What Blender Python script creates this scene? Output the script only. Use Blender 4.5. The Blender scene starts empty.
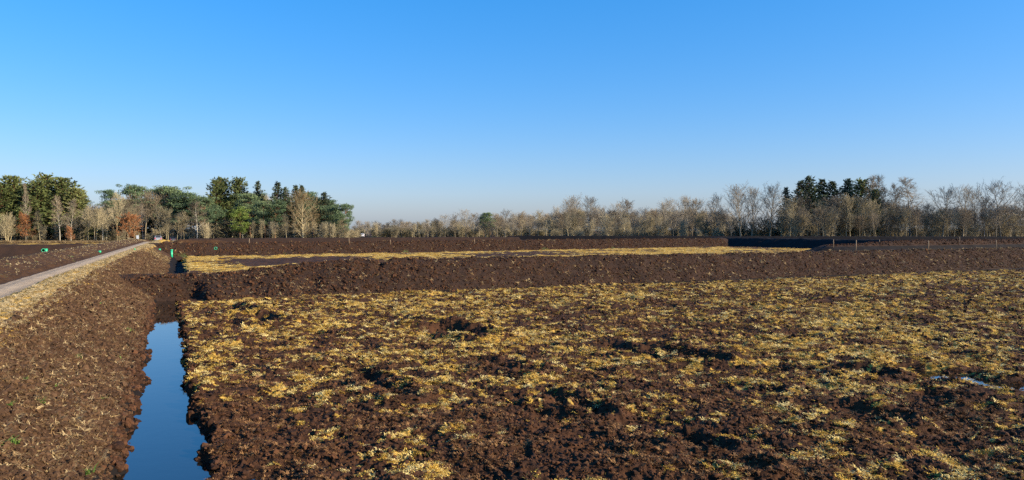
import bpy, math, random
import numpy as np
from mathutils import Vector

# ------------------------------------------------------------------ camera, sky, sun, exposure
scn = bpy.context.scene
COL = scn.collection
R = math.radians
F = 715.0                       # focal length in pixels of the 1024 px wide picture
EYE = 3.3
HOR = 230.0                     # picture row of the horizon
VP = 26.0                       # the ditch runs this many degrees left of the viewing direction
SU, CU = math.sin(R(25.76)), math.cos(R(25.76))

cam_d = bpy.data.cameras.new('camera')
cam_d.sensor_width = 36.0
cam_d.lens = F / 1024 * 36.0
cam_d.clip_start = 0.1
cam_d.clip_end = 6000
cam = bpy.data.objects.new('camera', cam_d)
COL.objects.link(cam)
cam.location = (0, 0, EYE)
cam.rotation_euler = (R(90) - math.atan(10 / F), 0, 0)
scn.camera = cam

SUN_AZ, SUN_EL = R(108), R(21)          # clockwise from the viewing direction (+Y)
w = bpy.data.worlds.new('World')
scn.world = w
w.use_nodes = True
nt = w.node_tree
nt.nodes.clear()
sky = nt.nodes.new('ShaderNodeTexSky')
sky.sky_type = 'NISHITA'
sky.sun_disc = False
sky.sun_elevation = SUN_EL
sky.sun_rotation = SUN_AZ
sky.air_density = 1.3
sky.dust_density = 1.0
sky.ozone_density = 8.0
sky.altitude = 0
hs = nt.nodes.new('ShaderNodeHueSaturation')
hs.inputs['Saturation'].default_value = 1.5
bg = nt.nodes.new('ShaderNodeBackground')
bg.inputs['Strength'].default_value = 0.15
wo = nt.nodes.new('ShaderNodeOutputWorld')
gam = nt.nodes.new('ShaderNodeGamma')
gam.inputs['Gamma'].default_value = 0.6
tint = nt.nodes.new('ShaderNodeMix')              # camera white balance
tint.data_type = 'RGBA'
tint.blend_type = 'MULTIPLY'
tint.inputs[0].default_value = 1.0
tint.inputs[7].default_value = (1.11, 1.09, 1.34, 1)
nt.links.new(sky.outputs[0], gam.inputs['Color'])
nt.links.new(gam.outputs[0], hs.inputs['Color'])
nt.links.new(hs.outputs[0], tint.inputs[6])
nt.links.new(tint.outputs[2], bg.inputs['Color'])
nt.links.new(bg.outputs[0], wo.inputs['Surface'])

sd = bpy.data.lights.new('sun', 'SUN')
sd.energy = 5.0
sd.angle = R(0.53)
sd.color = (1.0, 0.85, 0.63)
sun = bpy.data.objects.new('sun', sd)
COL.objects.link(sun)
to_sun = Vector((math.sin(SUN_AZ) * math.cos(SUN_EL), math.cos(SUN_AZ) * math.cos(SUN_EL), math.sin(SUN_EL)))
sun.rotation_euler = to_sun.to_track_quat('Z', 'Y').to_euler()
sun.location = (60, -20, 60)

scn.view_settings.view_transform = 'Standard'
scn.view_settings.look = 'None'
scn.view_settings.exposure = 1.05
scn.view_settings.gamma = 1.0
scn.view_settings.use_curve_mapping = False
scn.render.engine = 'CYCLES'
scn.cycles.use_denoising = False
scn.cycles.max_bounces = 6
scn.cycles.diffuse_bounces = 2
scn.cycles.glossy_bounces = 3
scn.cycles.transparent_max_bounces = 8
scn.cycles.caustics_reflective = False
scn.cycles.caustics_refractive = False

rng = np.random.default_rng(7)
random.seed(11)


# ------------------------------------------------------------------ frames of reference
def xy(u, v):                    # u along the ditch, v along the cross banks
    return -u * SU + v * CU, u * CU + v * SU


def uv(x, y):
    return -x * SU + y * CU, x * CU + y * SU


def ground_at(px, py, z=0.0):    # where a line of sight meets height z
    Y = F * (EYE - z) / (py - HOR)
    return (px - 512) / F * Y, Y


def at(px, Y):
    return (px - 512) / F * Y


# ------------------------------------------------------------------ noise
_perm = rng.permutation(4096).astype(np.int64)
_ang = rng.uniform(0, 2 * math.pi, 4096)
_gx, _gy = np.cos(_ang), np.sin(_ang)


def perlin(x, y):
    xi = np.floor(x).astype(np.int64)
    yi = np.floor(y).astype(np.int64)
    xf, yf = x - xi, y - yi
    sx = xf * xf * xf * (xf * (xf * 6 - 15) + 10)
    sy = yf * yf * yf * (yf * (yf * 6 - 15) + 10)

    def g(ix, iy, dx, dy):
        h = _perm[(_perm[ix & 4095] + iy) & 4095]
        return _gx[h] * dx + _gy[h] * dy
    a = g(xi, yi, xf, yf)
    b = g(xi + 1, yi, xf - 1, yf)
    c = g(xi, yi + 1, xf, yf - 1)
    d = g(xi + 1, yi + 1, xf - 1, yf - 1)
    return ((a + (b - a) * sx) + ((c + (d - c) * sx) - (a + (b - a) * sx)) * sy) * 1.5


def fbm(x, y, wl, octaves=3, gain=0.5):
    s, a, f = 0.0, 1.0, 1.0 / wl
    for i in range(octaves):
        s = s + a * perlin(x * f + 17.3 * i, y * f - 9.1 * i)
        a *= gain
        f *= 2.03
    return s


def smooth(a, b, x):
    t = np.clip((x - a) / (b - a), 0, 1)
    return t * t * (3 - 2 * t)


def clods(x, y, wl, amp):        # lumpy: rounded tops, sharp creases
    return amp * (1 - np.abs(perlin(x / wl, y / wl)) * 2.2)


# ------------------------------------------------------------------ materials
def mat(name):
    m = bpy.data.materials.new(name)
    m.use_nodes = True
    t = m.node_tree
    t.nodes.clear()
    o = t.nodes.new('ShaderNodeOutputMaterial')
    b = t.nodes.new('ShaderNodeBsdfPrincipled')
    b.inputs['Roughness'].default_value = 0.9
    b.inputs['Specular IOR Level'].default_value = 0.15
    t.links.new(b.outputs[0], o.inputs['Surface'])
    return m, t, b


def nd(t, typ, **kw):
    n = t.nodes.new(typ)
    for k, val in kw.items():
        setattr(n, k, val)
    return n


def noise(t, scale, detail=4, rough=0.6, vec=None):
    n = nd(t, 'ShaderNodeTexNoise')
    n.inputs['Scale'].default_value = scale
    n.inputs['Detail'].default_value = detail
    n.inputs['Roughness'].default_value = rough
    if vec is None:
        c = nd(t, 'ShaderNodeTexCoord')
        vec = c.outputs['Object']
    t.links.new(vec, n.inputs['Vector'])
    return n.outputs['Fac']


def ramp(t, fac, stops):
    n = nd(t, 'ShaderNodeValToRGB')
    e = n.color_ramp.elements
    while len(e) < len(stops):
        e.new(0.5)
    for i, (p, c) in enumerate(stops):
        e[i].position = p
        e[i].color = (*c, 1)
    t.links.new(fac, n.inputs[0])
    return n.outputs[0]


def mix(t, fac, a, b, kind='MIX'):
    n = nd(t, 'ShaderNodeMix', data_type='RGBA', blend_type=kind)
    for sock, val in ((n.inputs[0], fac), (n.inputs[6], a), (n.inputs[7], b)):
        if isinstance(val, (int, float)):
            sock.default_value = val
        elif isinstance(val, tuple):
            sock.default_value = (*val, 1)
        else:
            t.links.new(val, sock)
    return n.outputs[2]


def math_n(t, op, a, b=None, c=None, clamp=False):
    n = nd(t, 'ShaderNodeMath', operation=op, use_clamp=clamp)
    for i, val in enumerate((a, b, c)):
        if val is None:
            continue
        if isinstance(val, (int, float)):
            n.inputs[i].default_value = val
        else:
            t.links.new(val, n.inputs[i])
    return n.outputs[0]


def mask(t, attr, fine, lo=0.42, hi=0.6, k=0.5):
    a = nd(t, 'ShaderNodeAttribute', attribute_name=attr)
    d = math_n(t, 'MULTIPLY_ADD', math_n(t, 'SUBTRACT', fine, 0.5), k, a.outputs['Fac'])
    m = nd(t, 'ShaderNodeMapRange', interpolation_type='SMOOTHSTEP')
    m.inputs[1].default_value = lo
    m.inputs[2].default_value = hi
    t.links.new(d, m.inputs[0])
    return m.outputs[0]


def bump(t, b, h, strength, dist):
    n = nd(t, 'ShaderNodeBump')
    n.inputs['Strength'].default_value = strength
    n.inputs['Distance'].default_value = dist
    t.links.new(h, n.inputs['Height'])
    t.links.new(n.outputs[0], b.inputs['Normal'])


def peat_material(name, base, light, warm):
    m, t, b = mat(name)
    n1 = noise(t, 0.55, 5, 0.65)
    n2 = noise(t, 9, 6, 0.7)
    n3 = noise(t, 45, 3, 0.6)
    c = ramp(t, n2, [(0.30, base), (0.55, light), (0.8, tuple(1.5 * x for x in light))])
    c = mix(t, ramp(t, n1, [(0.42, (0, 0, 0)), (0.66, (0.75, 0.75, 0.75))]), c, warm)
    c = mix(t, 0.45, c, ramp(t, n3, [(0.3, (0.15, 0.15, 0.15)), (0.7, (1, 1, 1))]), 'MULTIPLY')
    straw = ramp(t, noise(t, 14, 4, 0.7), [(0.3, (0.22, 0.12, 0.022)), (0.5, (0.42, 0.255, 0.05)), (0.75, (0.55, 0.38, 0.11))])
    c = mix(t, mask(t, 'straw', n2, 0.55, 0.75, 0.9), c, straw)
    green = ramp(t, noise(t, 30, 3), [(0.3, (0.06, 0.10, 0.025)), (0.7, (0.14, 0.19, 0.05))])
    c = mix(t, mask(t, 'green', n2, 0.45, 0.6, 0.6), c, green)
    wet_or_shade_m = mask(t, 'wet', n2, 0.40, 0.60, 0.25)  # damp peat, and painted shade on the banks at right
    c = mix(t, wet_or_shade_m, c, (0.008, 0.006, 0.0055))
    t.links.new(c, b.inputs['Base Color'])
    rr = nd(t, 'ShaderNodeMapRange')
    rr.inputs[3].default_value = 0.95
    rr.inputs[4].default_value = 0.88
    t.links.new(wet_or_shade_m, rr.inputs[0])
    t.links.new(rr.outputs[0], b.inputs['Roughness'])
    bump(t, b, math_n(t, 'ADD', math_n(t, 'MULTIPLY', n2, 0.6), math_n(t, 'MULTIPLY', n3, 0.4)), 0.9, 0.05)
    return m


def varied(name, stops, scale=20, rough=0.9, rand=0.35, trans=0.0):
    """colour ramp over noise, with each copy a little lighter or darker"""
    m, t, b = mat(name)
    n = noise(t, scale, 3)
    oi = nd(t, 'ShaderNodeObjectInfo')
    f = math_n(t, 'ADD', math_n(t, 'MULTIPLY', n, 1 - rand), math_n(t, 'MULTIPLY', oi.outputs['Random'], rand))
    c = ramp(t, f, stops)
    t.links.new(c, b.inputs['Base Color'])
    b.inputs['Roughness'].default_value = rough
    if trans:
        o = [x for x in t.nodes if x.type == 'OUTPUT_MATERIAL'][0]
        tr = nd(t, 'ShaderNodeBsdfTranslucent')
        t.links.new(c, tr.inputs['Color'])
        ms = nd(t, 'ShaderNodeMixShader')
        ms.inputs[0].default_value = trans
        t.links.new(b.outputs[0], ms.inputs[1])
        t.links.new(tr.outputs[0], ms.inputs[2])
        t.links.new(ms.outputs[0], o.inputs['Surface'])
    return m


def plain(name, col, rough=0.5, spec=0.5, metal=0.0):
    m, t, b = mat(name)
    n = noise(t, 6, 4)
    c = mix(t, math_n(t, 'MULTIPLY', n, 0.35), col, tuple(0.6 * x for x in col))
    t.links.new(c, b.inputs['Base Color'])
    b.inputs['Roughness'].default_value = rough
    b.inputs['Specular IOR Level'].default_value = spec
    b.inputs['Metallic'].default_value = metal
    return m


M = {}
M['peat'] = peat_material('peat', (0.013, 0.0065, 0.0038), (0.055, 0.0252, 0.0128), (0.105, 0.0450, 0.0190))
M['bank'] = peat_material('bank_peat', (0.016, 0.0095, 0.0066), (0.040, 0.0235, 0.0160), (0.052, 0.027, 0.0160))
M['slope'] = peat_material('slope_peat', (0.023, 0.0112, 0.0058), (0.066, 0.0335, 0.0160), (0.102, 0.0520, 0.0225))
M['clod'] = varied('clod', [(0.25, (0.012, 0.0060, 0.0036)), (0.55, (0.058, 0.0262, 0.0130)), (0.8, (0.120, 0.053, 0.0230))], 12)
M['slope_clod'] = varied('slope_clod', [(0.25, (0.023, 0.0125, 0.007)), (0.55, (0.070, 0.038, 0.020)), (0.8, (0.116, 0.066, 0.033))], 12)
M['straw'] = varied('straw', [(0.2, (0.40, 0.23, 0.035)), (0.5, (0.66, 0.45, 0.095)), (0.8, (0.76, 0.61, 0.26))], 8, 0.8, 0.75, 0.15)
M['litter'] = varied('litter', [(0.2, (0.14, 0.08, 0.035)), (0.5, (0.28, 0.18, 0.08)), (0.8, (0.46, 0.34, 0.17))], 8, 0.8, 0.8, 0.15)
M['russet'] = varied('russet_litter', [(0.2, (0.09, 0.042, 0.018)), (0.5, (0.19, 0.095, 0.038)), (0.8, (0.32, 0.18, 0.075))], 8, 0.8, 0.8, 0.1)
M['sprig'] = varied('sprig', [(0.2, (0.09, 0.17, 0.03)), (0.8, (0.22, 0.33, 0.07))], 8, 0.7, 0.5, 0.3)
M['verge'] = varied('verge_grass', [(0.2, (0.30, 0.22, 0.10)), (0.55, (0.48, 0.37, 0.19)), (0.8, (0.62, 0.50, 0.29))], 3, 0.8, 0.75, 0.2)
M['drygrass'] = varied('dry_grass', [(0.2, (0.20, 0.13, 0.06)), (0.8, (0.42, 0.31, 0.16))], 3, 0.8, 0.7, 0.25)

m, t, b = mat('track_gravel')
n1, n2 = noise(t, 40, 5, 0.7), noise(t, 1.3, 4)
c = ramp(t, n1, [(0.3, (0.34, 0.24, 0.145)), (0.55, (0.52, 0.39, 0.25)), (0.8, (0.62, 0.49, 0.34))])
c = mix(t, ramp(t, n2, [(0.4, (0, 0, 0)), (0.7, (0.7, 0.7, 0.7))]), c, (0.26, 0.19, 0.125))
at_ = nd(t, 'ShaderNodeAttribute', attribute_name='rut')
c = mix(t, math_n(t, 'MULTIPLY', at_.outputs['Fac'], 0.5), c, (0.15, 0.12, 0.09))
t.links.new(c, b.inputs['Base Color'])
bump(t, b, n1, 0.6, 0.03)
M['track'] = m

m, t, b = mat('water')
b.inputs['Base Color'].default_value = (0.010, 0.009, 0.007, 1)
b.inputs['Roughness'].default_value = 0.02
b.inputs['IOR'].default_value = 1.8
b.inputs['Specular IOR Level'].default_value = 0.5
bump(t, b, noise(t, 3.0, 2), 0.05, 0.02)
M['water'] = m

M['bark_grey'] = varied('bark_grey', [(0.2, (0.13, 0.11, 0.075)), (0.8, (0.30, 0.25, 0.17))], 2, 0.95, 0.5)
M['bark_tan'] = varied('bark_tan', [(0.2, (0.26, 0.21, 0.115)), (0.8, (0.50, 0.42, 0.25))], 2, 0.95, 0.6)
M['bark_birch'] = varied('bark_birch', [(0.25, (0.16, 0.14, 0.11)), (0.5, (0.45, 0.41, 0.33)), (0.8, (0.60, 0.56, 0.47))], 3, 0.85, 0.4)
M['bark_pine'] = varied('bark_pine', [(0.2, (0.09, 0.055, 0.035)), (0.8, (0.26, 0.14, 0.075))], 2, 0.95, 0.4)
M['twig_grey'] = varied('twig_grey', [(0.2, (0.205, 0.178, 0.14)), (0.8, (0.36, 0.32, 0.25))], 1, 0.95, 0.7)
M['twig_tan'] = varied('twig_tan', [(0.2, (0.20, 0.17, 0.105)), (0.8, (0.37, 0.315, 0.20))], 1, 0.95, 0.7)
M['twig_red'] = varied('twig_red', [(0.2, (0.16, 0.125, 0.085)), (0.8, (0.28, 0.23, 0.16))], 1, 0.95, 0.7)
M['leaf_brown'] = varied('leaf_brown', [(0.2, (0.26, 0.10, 0.035)), (0.8, (0.48, 0.22, 0.09))], 2, 0.8, 0.4, 0.2)
M['leaf_tan'] = varied('leaf_tan', [(0.2, (0.20, 0.12, 0.05)), (0.8, (0.38, 0.25, 0.11))], 2, 0.8, 0.4, 0.2)
M['needle_fir'] = varied('needle_fir', [(0.2, (0.065, 0.090, 0.032)), (0.5, (0.14, 0.165, 0.055)), (0.8, (0.23, 0.24, 0.09))], 1.0, 0.7, 0.35, 0.12)
M['needle_spruce'] = varied('needle_spruce', [(0.2, (0.040, 0.062, 0.038)), (0.8, (0.100, 0.125, 0.068))], 1.0, 0.7, 0.4, 0.1)
M['needle_pine'] = varied('needle_pine', [(0.2, (0.065, 0.105, 0.055)), (0.5, (0.11, 0.16, 0.08)), (0.8, (0.17, 0.22, 0.105))], 1.0, 0.7, 0.4, 0.15)
M['needle_bright'] = varied('needle_bright', [(0.2, (0.10, 0.15, 0.03)), (0.8, (0.20, 0.26, 0.06))], 1.0, 0.7, 0.2, 0.15)
M['shade_needle'] = varied('undergrowth', [(0.2, (0.030, 0.040, 0.020)), (0.8, (0.075, 0.075, 0.035))], 1.0, 0.8, 0.4, 0.1)
M['green_plastic'] = plain('green_plastic', (0.02, 0.42, 0.22), 0.4)
M['black_plastic'] = plain('black_plastic', (0.012, 0.012, 0.014), 0.45)
M['wood'] = plain('stake_wood', (0.34, 0.25, 0.16), 0.85, 0.2)
M['paint_silver'] = plain('paint_silver', (0.30, 0.31, 0.33), 0.28, 0.5, 0.3)
M['paint_white'] = plain('paint_white', (0.80, 0.81, 0.82), 0.3)
M['paint_dark'] = plain('paint_dark', (0.03, 0.035, 0.05), 0.25)
M['glass'] = plain('car_glass', (0.012, 0.015, 0.018), 0.05)
M['rubber'] = plain('rubber', (0.015, 0.015, 0.015), 0.8)
M['rim'] = plain('rim_metal', (0.45, 0.46, 0.48), 0.35, 0.5, 0.8)
M['lamp_red'] = plain('lamp_red', (0.45, 0.015, 0.015), 0.25)
M['board_white'] = plain('board_white', (0.42, 0.46, 0.52), 0.5)


# ------------------------------------------------------------------ object helpers
def new_mesh(name, verts, faces, mats=None, smooth_shade=True):
    me = bpy.data.meshes.new(name)
    me.from_pydata(verts, [], faces)
    for x in mats or []:
        me.materials.append(M[x])
    if smooth_shade and len(me.polygons):
        me.polygons.foreach_set('use_smooth', np.ones(len(me.polygons), dtype=bool))
    me.update()
    return me


def link(name, me, parent=None):
    o = bpy.data.objects.new(name, me)
    COL.objects.link(o)
    o.parent = parent
    return o


def tag(o, label, cat, group=None):
    o['label'] = label
    o['category'] = cat
    if group:
        o['group'] = group
    return o


def kind(o, k):
    o['kind'] = k
    return o


def grid_mesh(name, X, Y, Z, material, attrs=None):
    """X, Y, Z: 2-D arrays of a sheet"""
    n, k = X.shape
    co = np.stack([X, Y, Z], -1).reshape(-1, 3).astype(np.float32)
    i = np.arange(n * k).reshape(n, k)
    q = np.stack([i[:-1, :-1], i[:-1, 1:], i[1:, 1:], i[1:, :-1]], -1).reshape(-1, 4)
    me = bpy.data.meshes.new(name)
    me.vertices.add(n * k)
    me.vertices.foreach_set('co', co.ravel())
    me.loops.add(q.size)
    me.loops.foreach_set('vertex_index', q.ravel().astype(np.int32))
    me.polygons.add(len(q))
    me.polygons.foreach_set('loop_start', np.arange(0, q.size, 4, dtype=np.int32))
    me.polygons.foreach_set('loop_total', np.full(len(q), 4, dtype=np.int32))
    me.polygons.foreach_set('use_smooth', np.ones(len(q), dtype=bool))
    me.materials.append(M[material])
    for a, val in (attrs or {}).items():
        at = me.attributes.new(a, 'FLOAT', 'POINT')
        at.data.foreach_set('value', np.ascontiguousarray(val, dtype=np.float32).ravel())
    me.update(calc_edges=True)
    return kind(link(name, me), 'structure')


def scatter(name, pts, rot, scale, idx, sources):
    """one uncountable mass: source meshes set at many points"""
    c = bpy.data.collections.new(name + '_source')
    for k, (me) in enumerate(sources):
        o = bpy.data.objects.new('%s_source_%02d' % (name, k), me)
        c.objects.link(o)
    me = bpy.data.meshes.new(name)
    n = len(pts)
    me.vertices.add(n)
    me.vertices.foreach_set('co', np.ascontiguousarray(pts, dtype=np.float32).ravel())
    a = me.attributes.new('rot', 'FLOAT_VECTOR', 'POINT')
    a.data.foreach_set('vector', np.ascontiguousarray(rot, dtype=np.float32).ravel())
    a = me.attributes.new('size', 'FLOAT_VECTOR', 'POINT')
    scale = np.asarray(scale)
    if scale.ndim == 1:
        scale = np.repeat(scale[:, None], 3, 1)
    a.data.foreach_set('vector', np.ascontiguousarray(scale, dtype=np.float32).ravel())
    a = me.attributes.new('pick', 'INT', 'POINT')
    a.data.foreach_set('value', np.ascontiguousarray(idx, dtype=np.int32))
    g = bpy.data.node_groups.new(name, 'GeometryNodeTree')
    g.interface.new_socket('Geometry', in_out='INPUT', socket_type='NodeSocketGeometry')
    g.interface.new_socket('Geometry', in_out='OUTPUT', socket_type='NodeSocketGeometry')
    gi, go = g.nodes.new('NodeGroupInput'), g.nodes.new('NodeGroupOutput')
    ip = g.nodes.new('GeometryNodeInstanceOnPoints')
    ci = g.nodes.new('GeometryNodeCollectionInfo')
    ci.inputs['Collection'].default_value = c
    ci.inputs['Separate Children'].default_value = True
    ci.inputs['Reset Children'].default_value = True
    ip.inputs['Pick Instance'].default_value = True

    def named(nm, ty):
        x = g.nodes.new('GeometryNodeInputNamedAttribute')
        x.data_type = ty
        x.inputs['Name'].default_value = nm
        return x.outputs['Attribute']
    g.links.new(gi.outputs[0], ip.inputs['Points'])
    g.links.new(ci.outputs[0], ip.inputs['Instance'])
    g.links.new(named('rot', 'FLOAT_VECTOR'), ip.inputs['Rotation'])
    g.links.new(named('size', 'FLOAT_VECTOR'), ip.inputs['Scale'])
    g.links.new(named('pick', 'INT'), ip.inputs['Instance Index'])
    g.links.new(ip.outputs[0], go.inputs[0])
    o = link(name, me)
    md = o.modifiers.new('spread', 'NODES')
    md.node_group = g
    return kind(o, 'stuff')


# ------------------------------------------------------------------ the ground
def seg_dist(x, y, a, b):
    ax, ay = a
    dx, dy = b[0] - ax, b[1] - ay
    L = dx * dx + dy * dy
    t = np.clip(((x - ax) * dx + (y - ay) * dy) / L, 0, 1)
    return np.hypot(x - ax - t * dx, y - ay - t * dy), t


PITS = [((226, 308), (247, 312), 0.40, 0.30), ((252, 317), (272, 323), 0.38, 0.28), ((404, 320), (432, 324), 0.4, 0.22),
        ((440, 329), (486, 337), 0.38, 0.34), ((362, 372), (402, 396), 0.24, 0.20), ((650, 349), (712, 359), 0.26, 0.26),
        ((612, 345), (640, 352), 0.25, 0.18), ((560, 397), (600, 412), 0.18, 0.20), ((690, 436), (716, 448), 0.16, 0.24),
        ((700, 462), (760, 470), 0.14, 0.18), ((930, 394), (985, 402), 0.18, 0.18), ((800, 296), (860, 298), 0.5, 0.18),
        ((520, 398), (560, 404), 0.2, 0.2), ((480, 362), (530, 372), 0.25, 0.16), ((840, 368), (880, 374), 0.25, 0.16),
        ((610, 442), (650, 448), 0.16, 0.2), ((860, 410), (900, 420), 0.2, 0.18)]
PITS = [(ground_at(*a), ground_at(*b), wd, dp) for a, b, wd, dp in PITS]
PUD_A, PUD_B = ground_at(918, 371, -0.1), ground_at(1012, 386, -0.1)


def bend_v(u):                    # the ditch and the track drift right with distance
    return 0.02 * np.maximum(u - 35, 0)


def right_bank(u):
    return bend_v(u) + 0.35 * (u > 42) + 0.19 + 0.10 * perlin(u * 0.9, u * 0 + 3.1) + 0.16 * perlin(u * 0.33, u * 0 + 8.7) + 0.14 * perlin(u * 2.2, u * 0 + 5.5) + 0.07 * perlin(u * 5.3, u * 0 + 1.5)


def field_straw(x, y, u, v):
    """how much bleached dead grass lies here, 0 to 1"""
    big = fbm(x, y, 3.4, 2)
    xs, ys = 0.9 * x + 0.42 * y, -0.42 * x + 0.9 * y
    mid = 0.65 * fbm(x * 0.6, y, 0.50, 4, 0.72) + 0.5 * fbm(xs * 0.33, ys, 0.62, 3, 0.65)
    d1 = -0.60 + 0.58 * smooth(9.5, 18, y) + 0.12 * smooth(20, 34, u)
    d1 = d1 + 0.20 * smooth(1, 7, x) * smooth(24, 13, y)
    d1 = d1 + 0.28 * np.exp(-((u - 34.5) / 2.0) ** 2) * smooth(12, 3, v)
    one = 0.30 + d1 + 0.40 * big + 0.34 * fbm(x, y, 9.0, 2) + 1.15 * mid + 0.85 * perlin(x / 0.19, y / 0.19)
    one = np.where(v < right_bank(u) + 0.25 + 0.6 * smooth(15, 9, y), one - 0.8, one)
    for a, b, wd, dp in PITS:
        d, _t = seg_dist(x, y, a, b)
        one = one - 1.2 * np.exp(-(d / (1.3 * wd)) ** 2)
    two = 0.85 + 0.15 * big + 0.35 * fbm(x, y, 2.5, 2)
    # bare wet peat in the second field
    bare = np.exp(-(((u - 80.0 - 0.3 * (v - 13)) / 8.0) ** 2) - ((v - 13.5) / 7.5) ** 4)
    two = two - 1.3 * bare - 0.45 * smooth(0.15, 0.5, perlin(u / 5.0, v / 30.0)) - 0.3 * smooth(0.1, 0.5, fbm(x, y, 6.0, 3))
    two = two - smooth(98.0, 99.5, u - 0.12 * v)
    leftf = np.where((u > 194) & (u < 212), 0.75 + 0.3 * big, 0.02 + 0.2 * big)
    s = np.where(v < -10, leftf, np.where(u < 40, one, np.where(u - 0.12 * v < 101, two, np.where(y > 150, 0.05 + 0.15 * big, 0.25 + 0.3 * big))))
    s = np.where((v > 103) & (u > 40), 0.1 + 0.25 * big, s)
    return np.clip(s, 0, 1)


def field_z(x, y, u, v):
    r = np.hypot(x, y)
    z = 0.09 * fbm(x, y, 2.6, 2) + 0.085 * fbm(x * 0.8, y, 0.8, 2)
    near = smooth(75, 35, r)
    z = z + near * (clods(x, y, 0.34, 0.032) + clods(x + 9, y - 4, 0.15, 0.024)) - 0.04
    z = z + near * 0.020 * fbm(x, y, 0.09, 1)
    for a, b, wd, dp in PITS:
        d, _t = seg_dist(x, y, a, b)
        d = d + 0.35 * wd * fbm(x, y, 0.35, 2)
        z = z - 0.85 * dp * np.exp(-(d / (0.9 * wd)) ** 2) + 0.5 * dp * np.exp(-((d - 2.2 * wd) / (0.8 * wd)) ** 2) * (x > a[0])
    d, _t = seg_dist(x, y, PUD_A, PUD_B)
    k_ = np.exp(-(d / 0.75) ** 4)
    z = z * (1 - 0.8 * k_) - 0.24 * k_
    z = z - 0.16 * np.exp(-((u - 36.35) / 0.42) ** 2) * smooth(24, 34, v)
    # ditch
    rb = right_bank(u)
    cut = smooth(rb + 0.42, rb - 0.12, v) * (u < 99.5)
    z = z * (1 - cut) - 0.75 * cut
    z = np.where((v < 0.2 + bend_v(u)) & (v > -10.5 + bend_v(u)) & (u < 215), -0.75, z)
    return z


def ground_sheet():
    az = np.concatenate([np.linspace(-180, -56, 20)[:-1], np.linspace(-56, -42, 50)[:-1], np.linspace(-42, 42, 1000)[:-1],
                         np.linspace(42, 56, 50)[:-1], np.linspace(56, 180, 20)])
    rr = np.concatenate([[0.02, 2, 4, 5.5], F * EYE / np.linspace(340, 42, 470), np.geomspace(57, 260, 110), np.geomspace(275, 5000, 22)])
    A, RR = np.meshgrid(np.radians(az), rr)
    x, y = RR * np.sin(A), RR * np.cos(A)
    u, v = uv(x, y)
    z = field_z(x, y, u, v)
    st = field_straw(x, y, u, v)
    gr = np.where((u > 200) & (v > -15), 0.36 + 0.3 * fbm(x, y, 9, 2), 0.0) * (v > -15) + 0.06 * smooth(0.3, 0.9, fbm(x, y, 1.7, 2)) * (u < 38)
    gr = np.where((v > 150) & (u > 60), 0.36, gr)
    wet = np.zeros_like(x)
    d, _t = seg_dist(x, y, PUD_A, PUD_B)
    wet += 0.8 * np.exp(-(d / 0.45) ** 2)
    wet += 0.75 * np.exp(-((u - 36.3) / 0.7) ** 2) * smooth(20, 32, v)
    wet += 0.9 * smooth(-0.08, -0.30, z) * (v < 1.6 + bend_v(u)) * (v > 0)
    wet += 0.42 * np.exp(-(((u - 80.0 - 0.3 * (v - 13)) / 8.0) ** 2) - ((v - 13.5) / 7.5) ** 4)
    return grid_mesh('ground', x, y, z, 'peat', {'straw': st, 'green': gr, 'wet': np.clip(wet, 0, 1)})


ground_sheet()

# ------------------------------------------------------------------ earth banks
LP_V = np.array([-12.6, -11.6, -9.2, -8.1, -6.7, -6.35, -4.75, -4.5, -3.75, -2.95, -1.9, -0.72, -0.46, -0.32, 0.0])
LP_Z = np.array([-0.60, 0.00, 1.62, 1.68, 1.10, 1.00, 1.00, 1.14, 1.50, 1.44, 0.74, -0.02, -0.26, -0.50, -0.80])


def left_bank_z(u, v, rough=True):
    """v counted from the bending line"""
    sh = 0.10 * perlin(u * 0.21, v * 0 + 2.2) + 0.12 * perlin(u * 0.6, v * 0 + 4.4) * smooth(-1.8, -0.6, v) + (0.17 * perlin(u * 1.7, v * 0 + 1.4) + 0.08 * perlin(u * 4.1, v * 0 + 6.4)) * smooth(-1.2, -0.5, v)
    z = np.interp(v + sh, LP_V, LP_Z)
    z = 0.5 * z + 0.25 * (np.interp(v + sh - 0.18, LP_V, LP_Z) + np.interp(v + sh + 0.18, LP_V, LP_Z))
    if rough:
        x, y = xy(u, v + bend_v(u))
        on = 1 - smooth(-6.6, -6.3, v) * (1 - smooth(-4.85, -4.6, v))
        far = smooth(120, 25, u)
        k = 0.25 + 0.75 * far
        z = z + on * (0.06 * fbm(x, y, 1.3, 2) + k * (0.035 * fbm(x, y, 0.45, 2) + clods(x, y, 0.20, 0.022) + clods(x, y, 0.09, 0.014)) - 0.02)
        lip = np.exp(-((v + 4.45) / 0.28) ** 2) + 0.7 * np.exp(-((v + 6.7) / 0.3) ** 2)
        z = z + lip * np.clip(0.16 * fbm(x, y, 0.6, 2), -0.08, 0.2)
    return z - 0.72 * smooth(150, 196, u)


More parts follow.
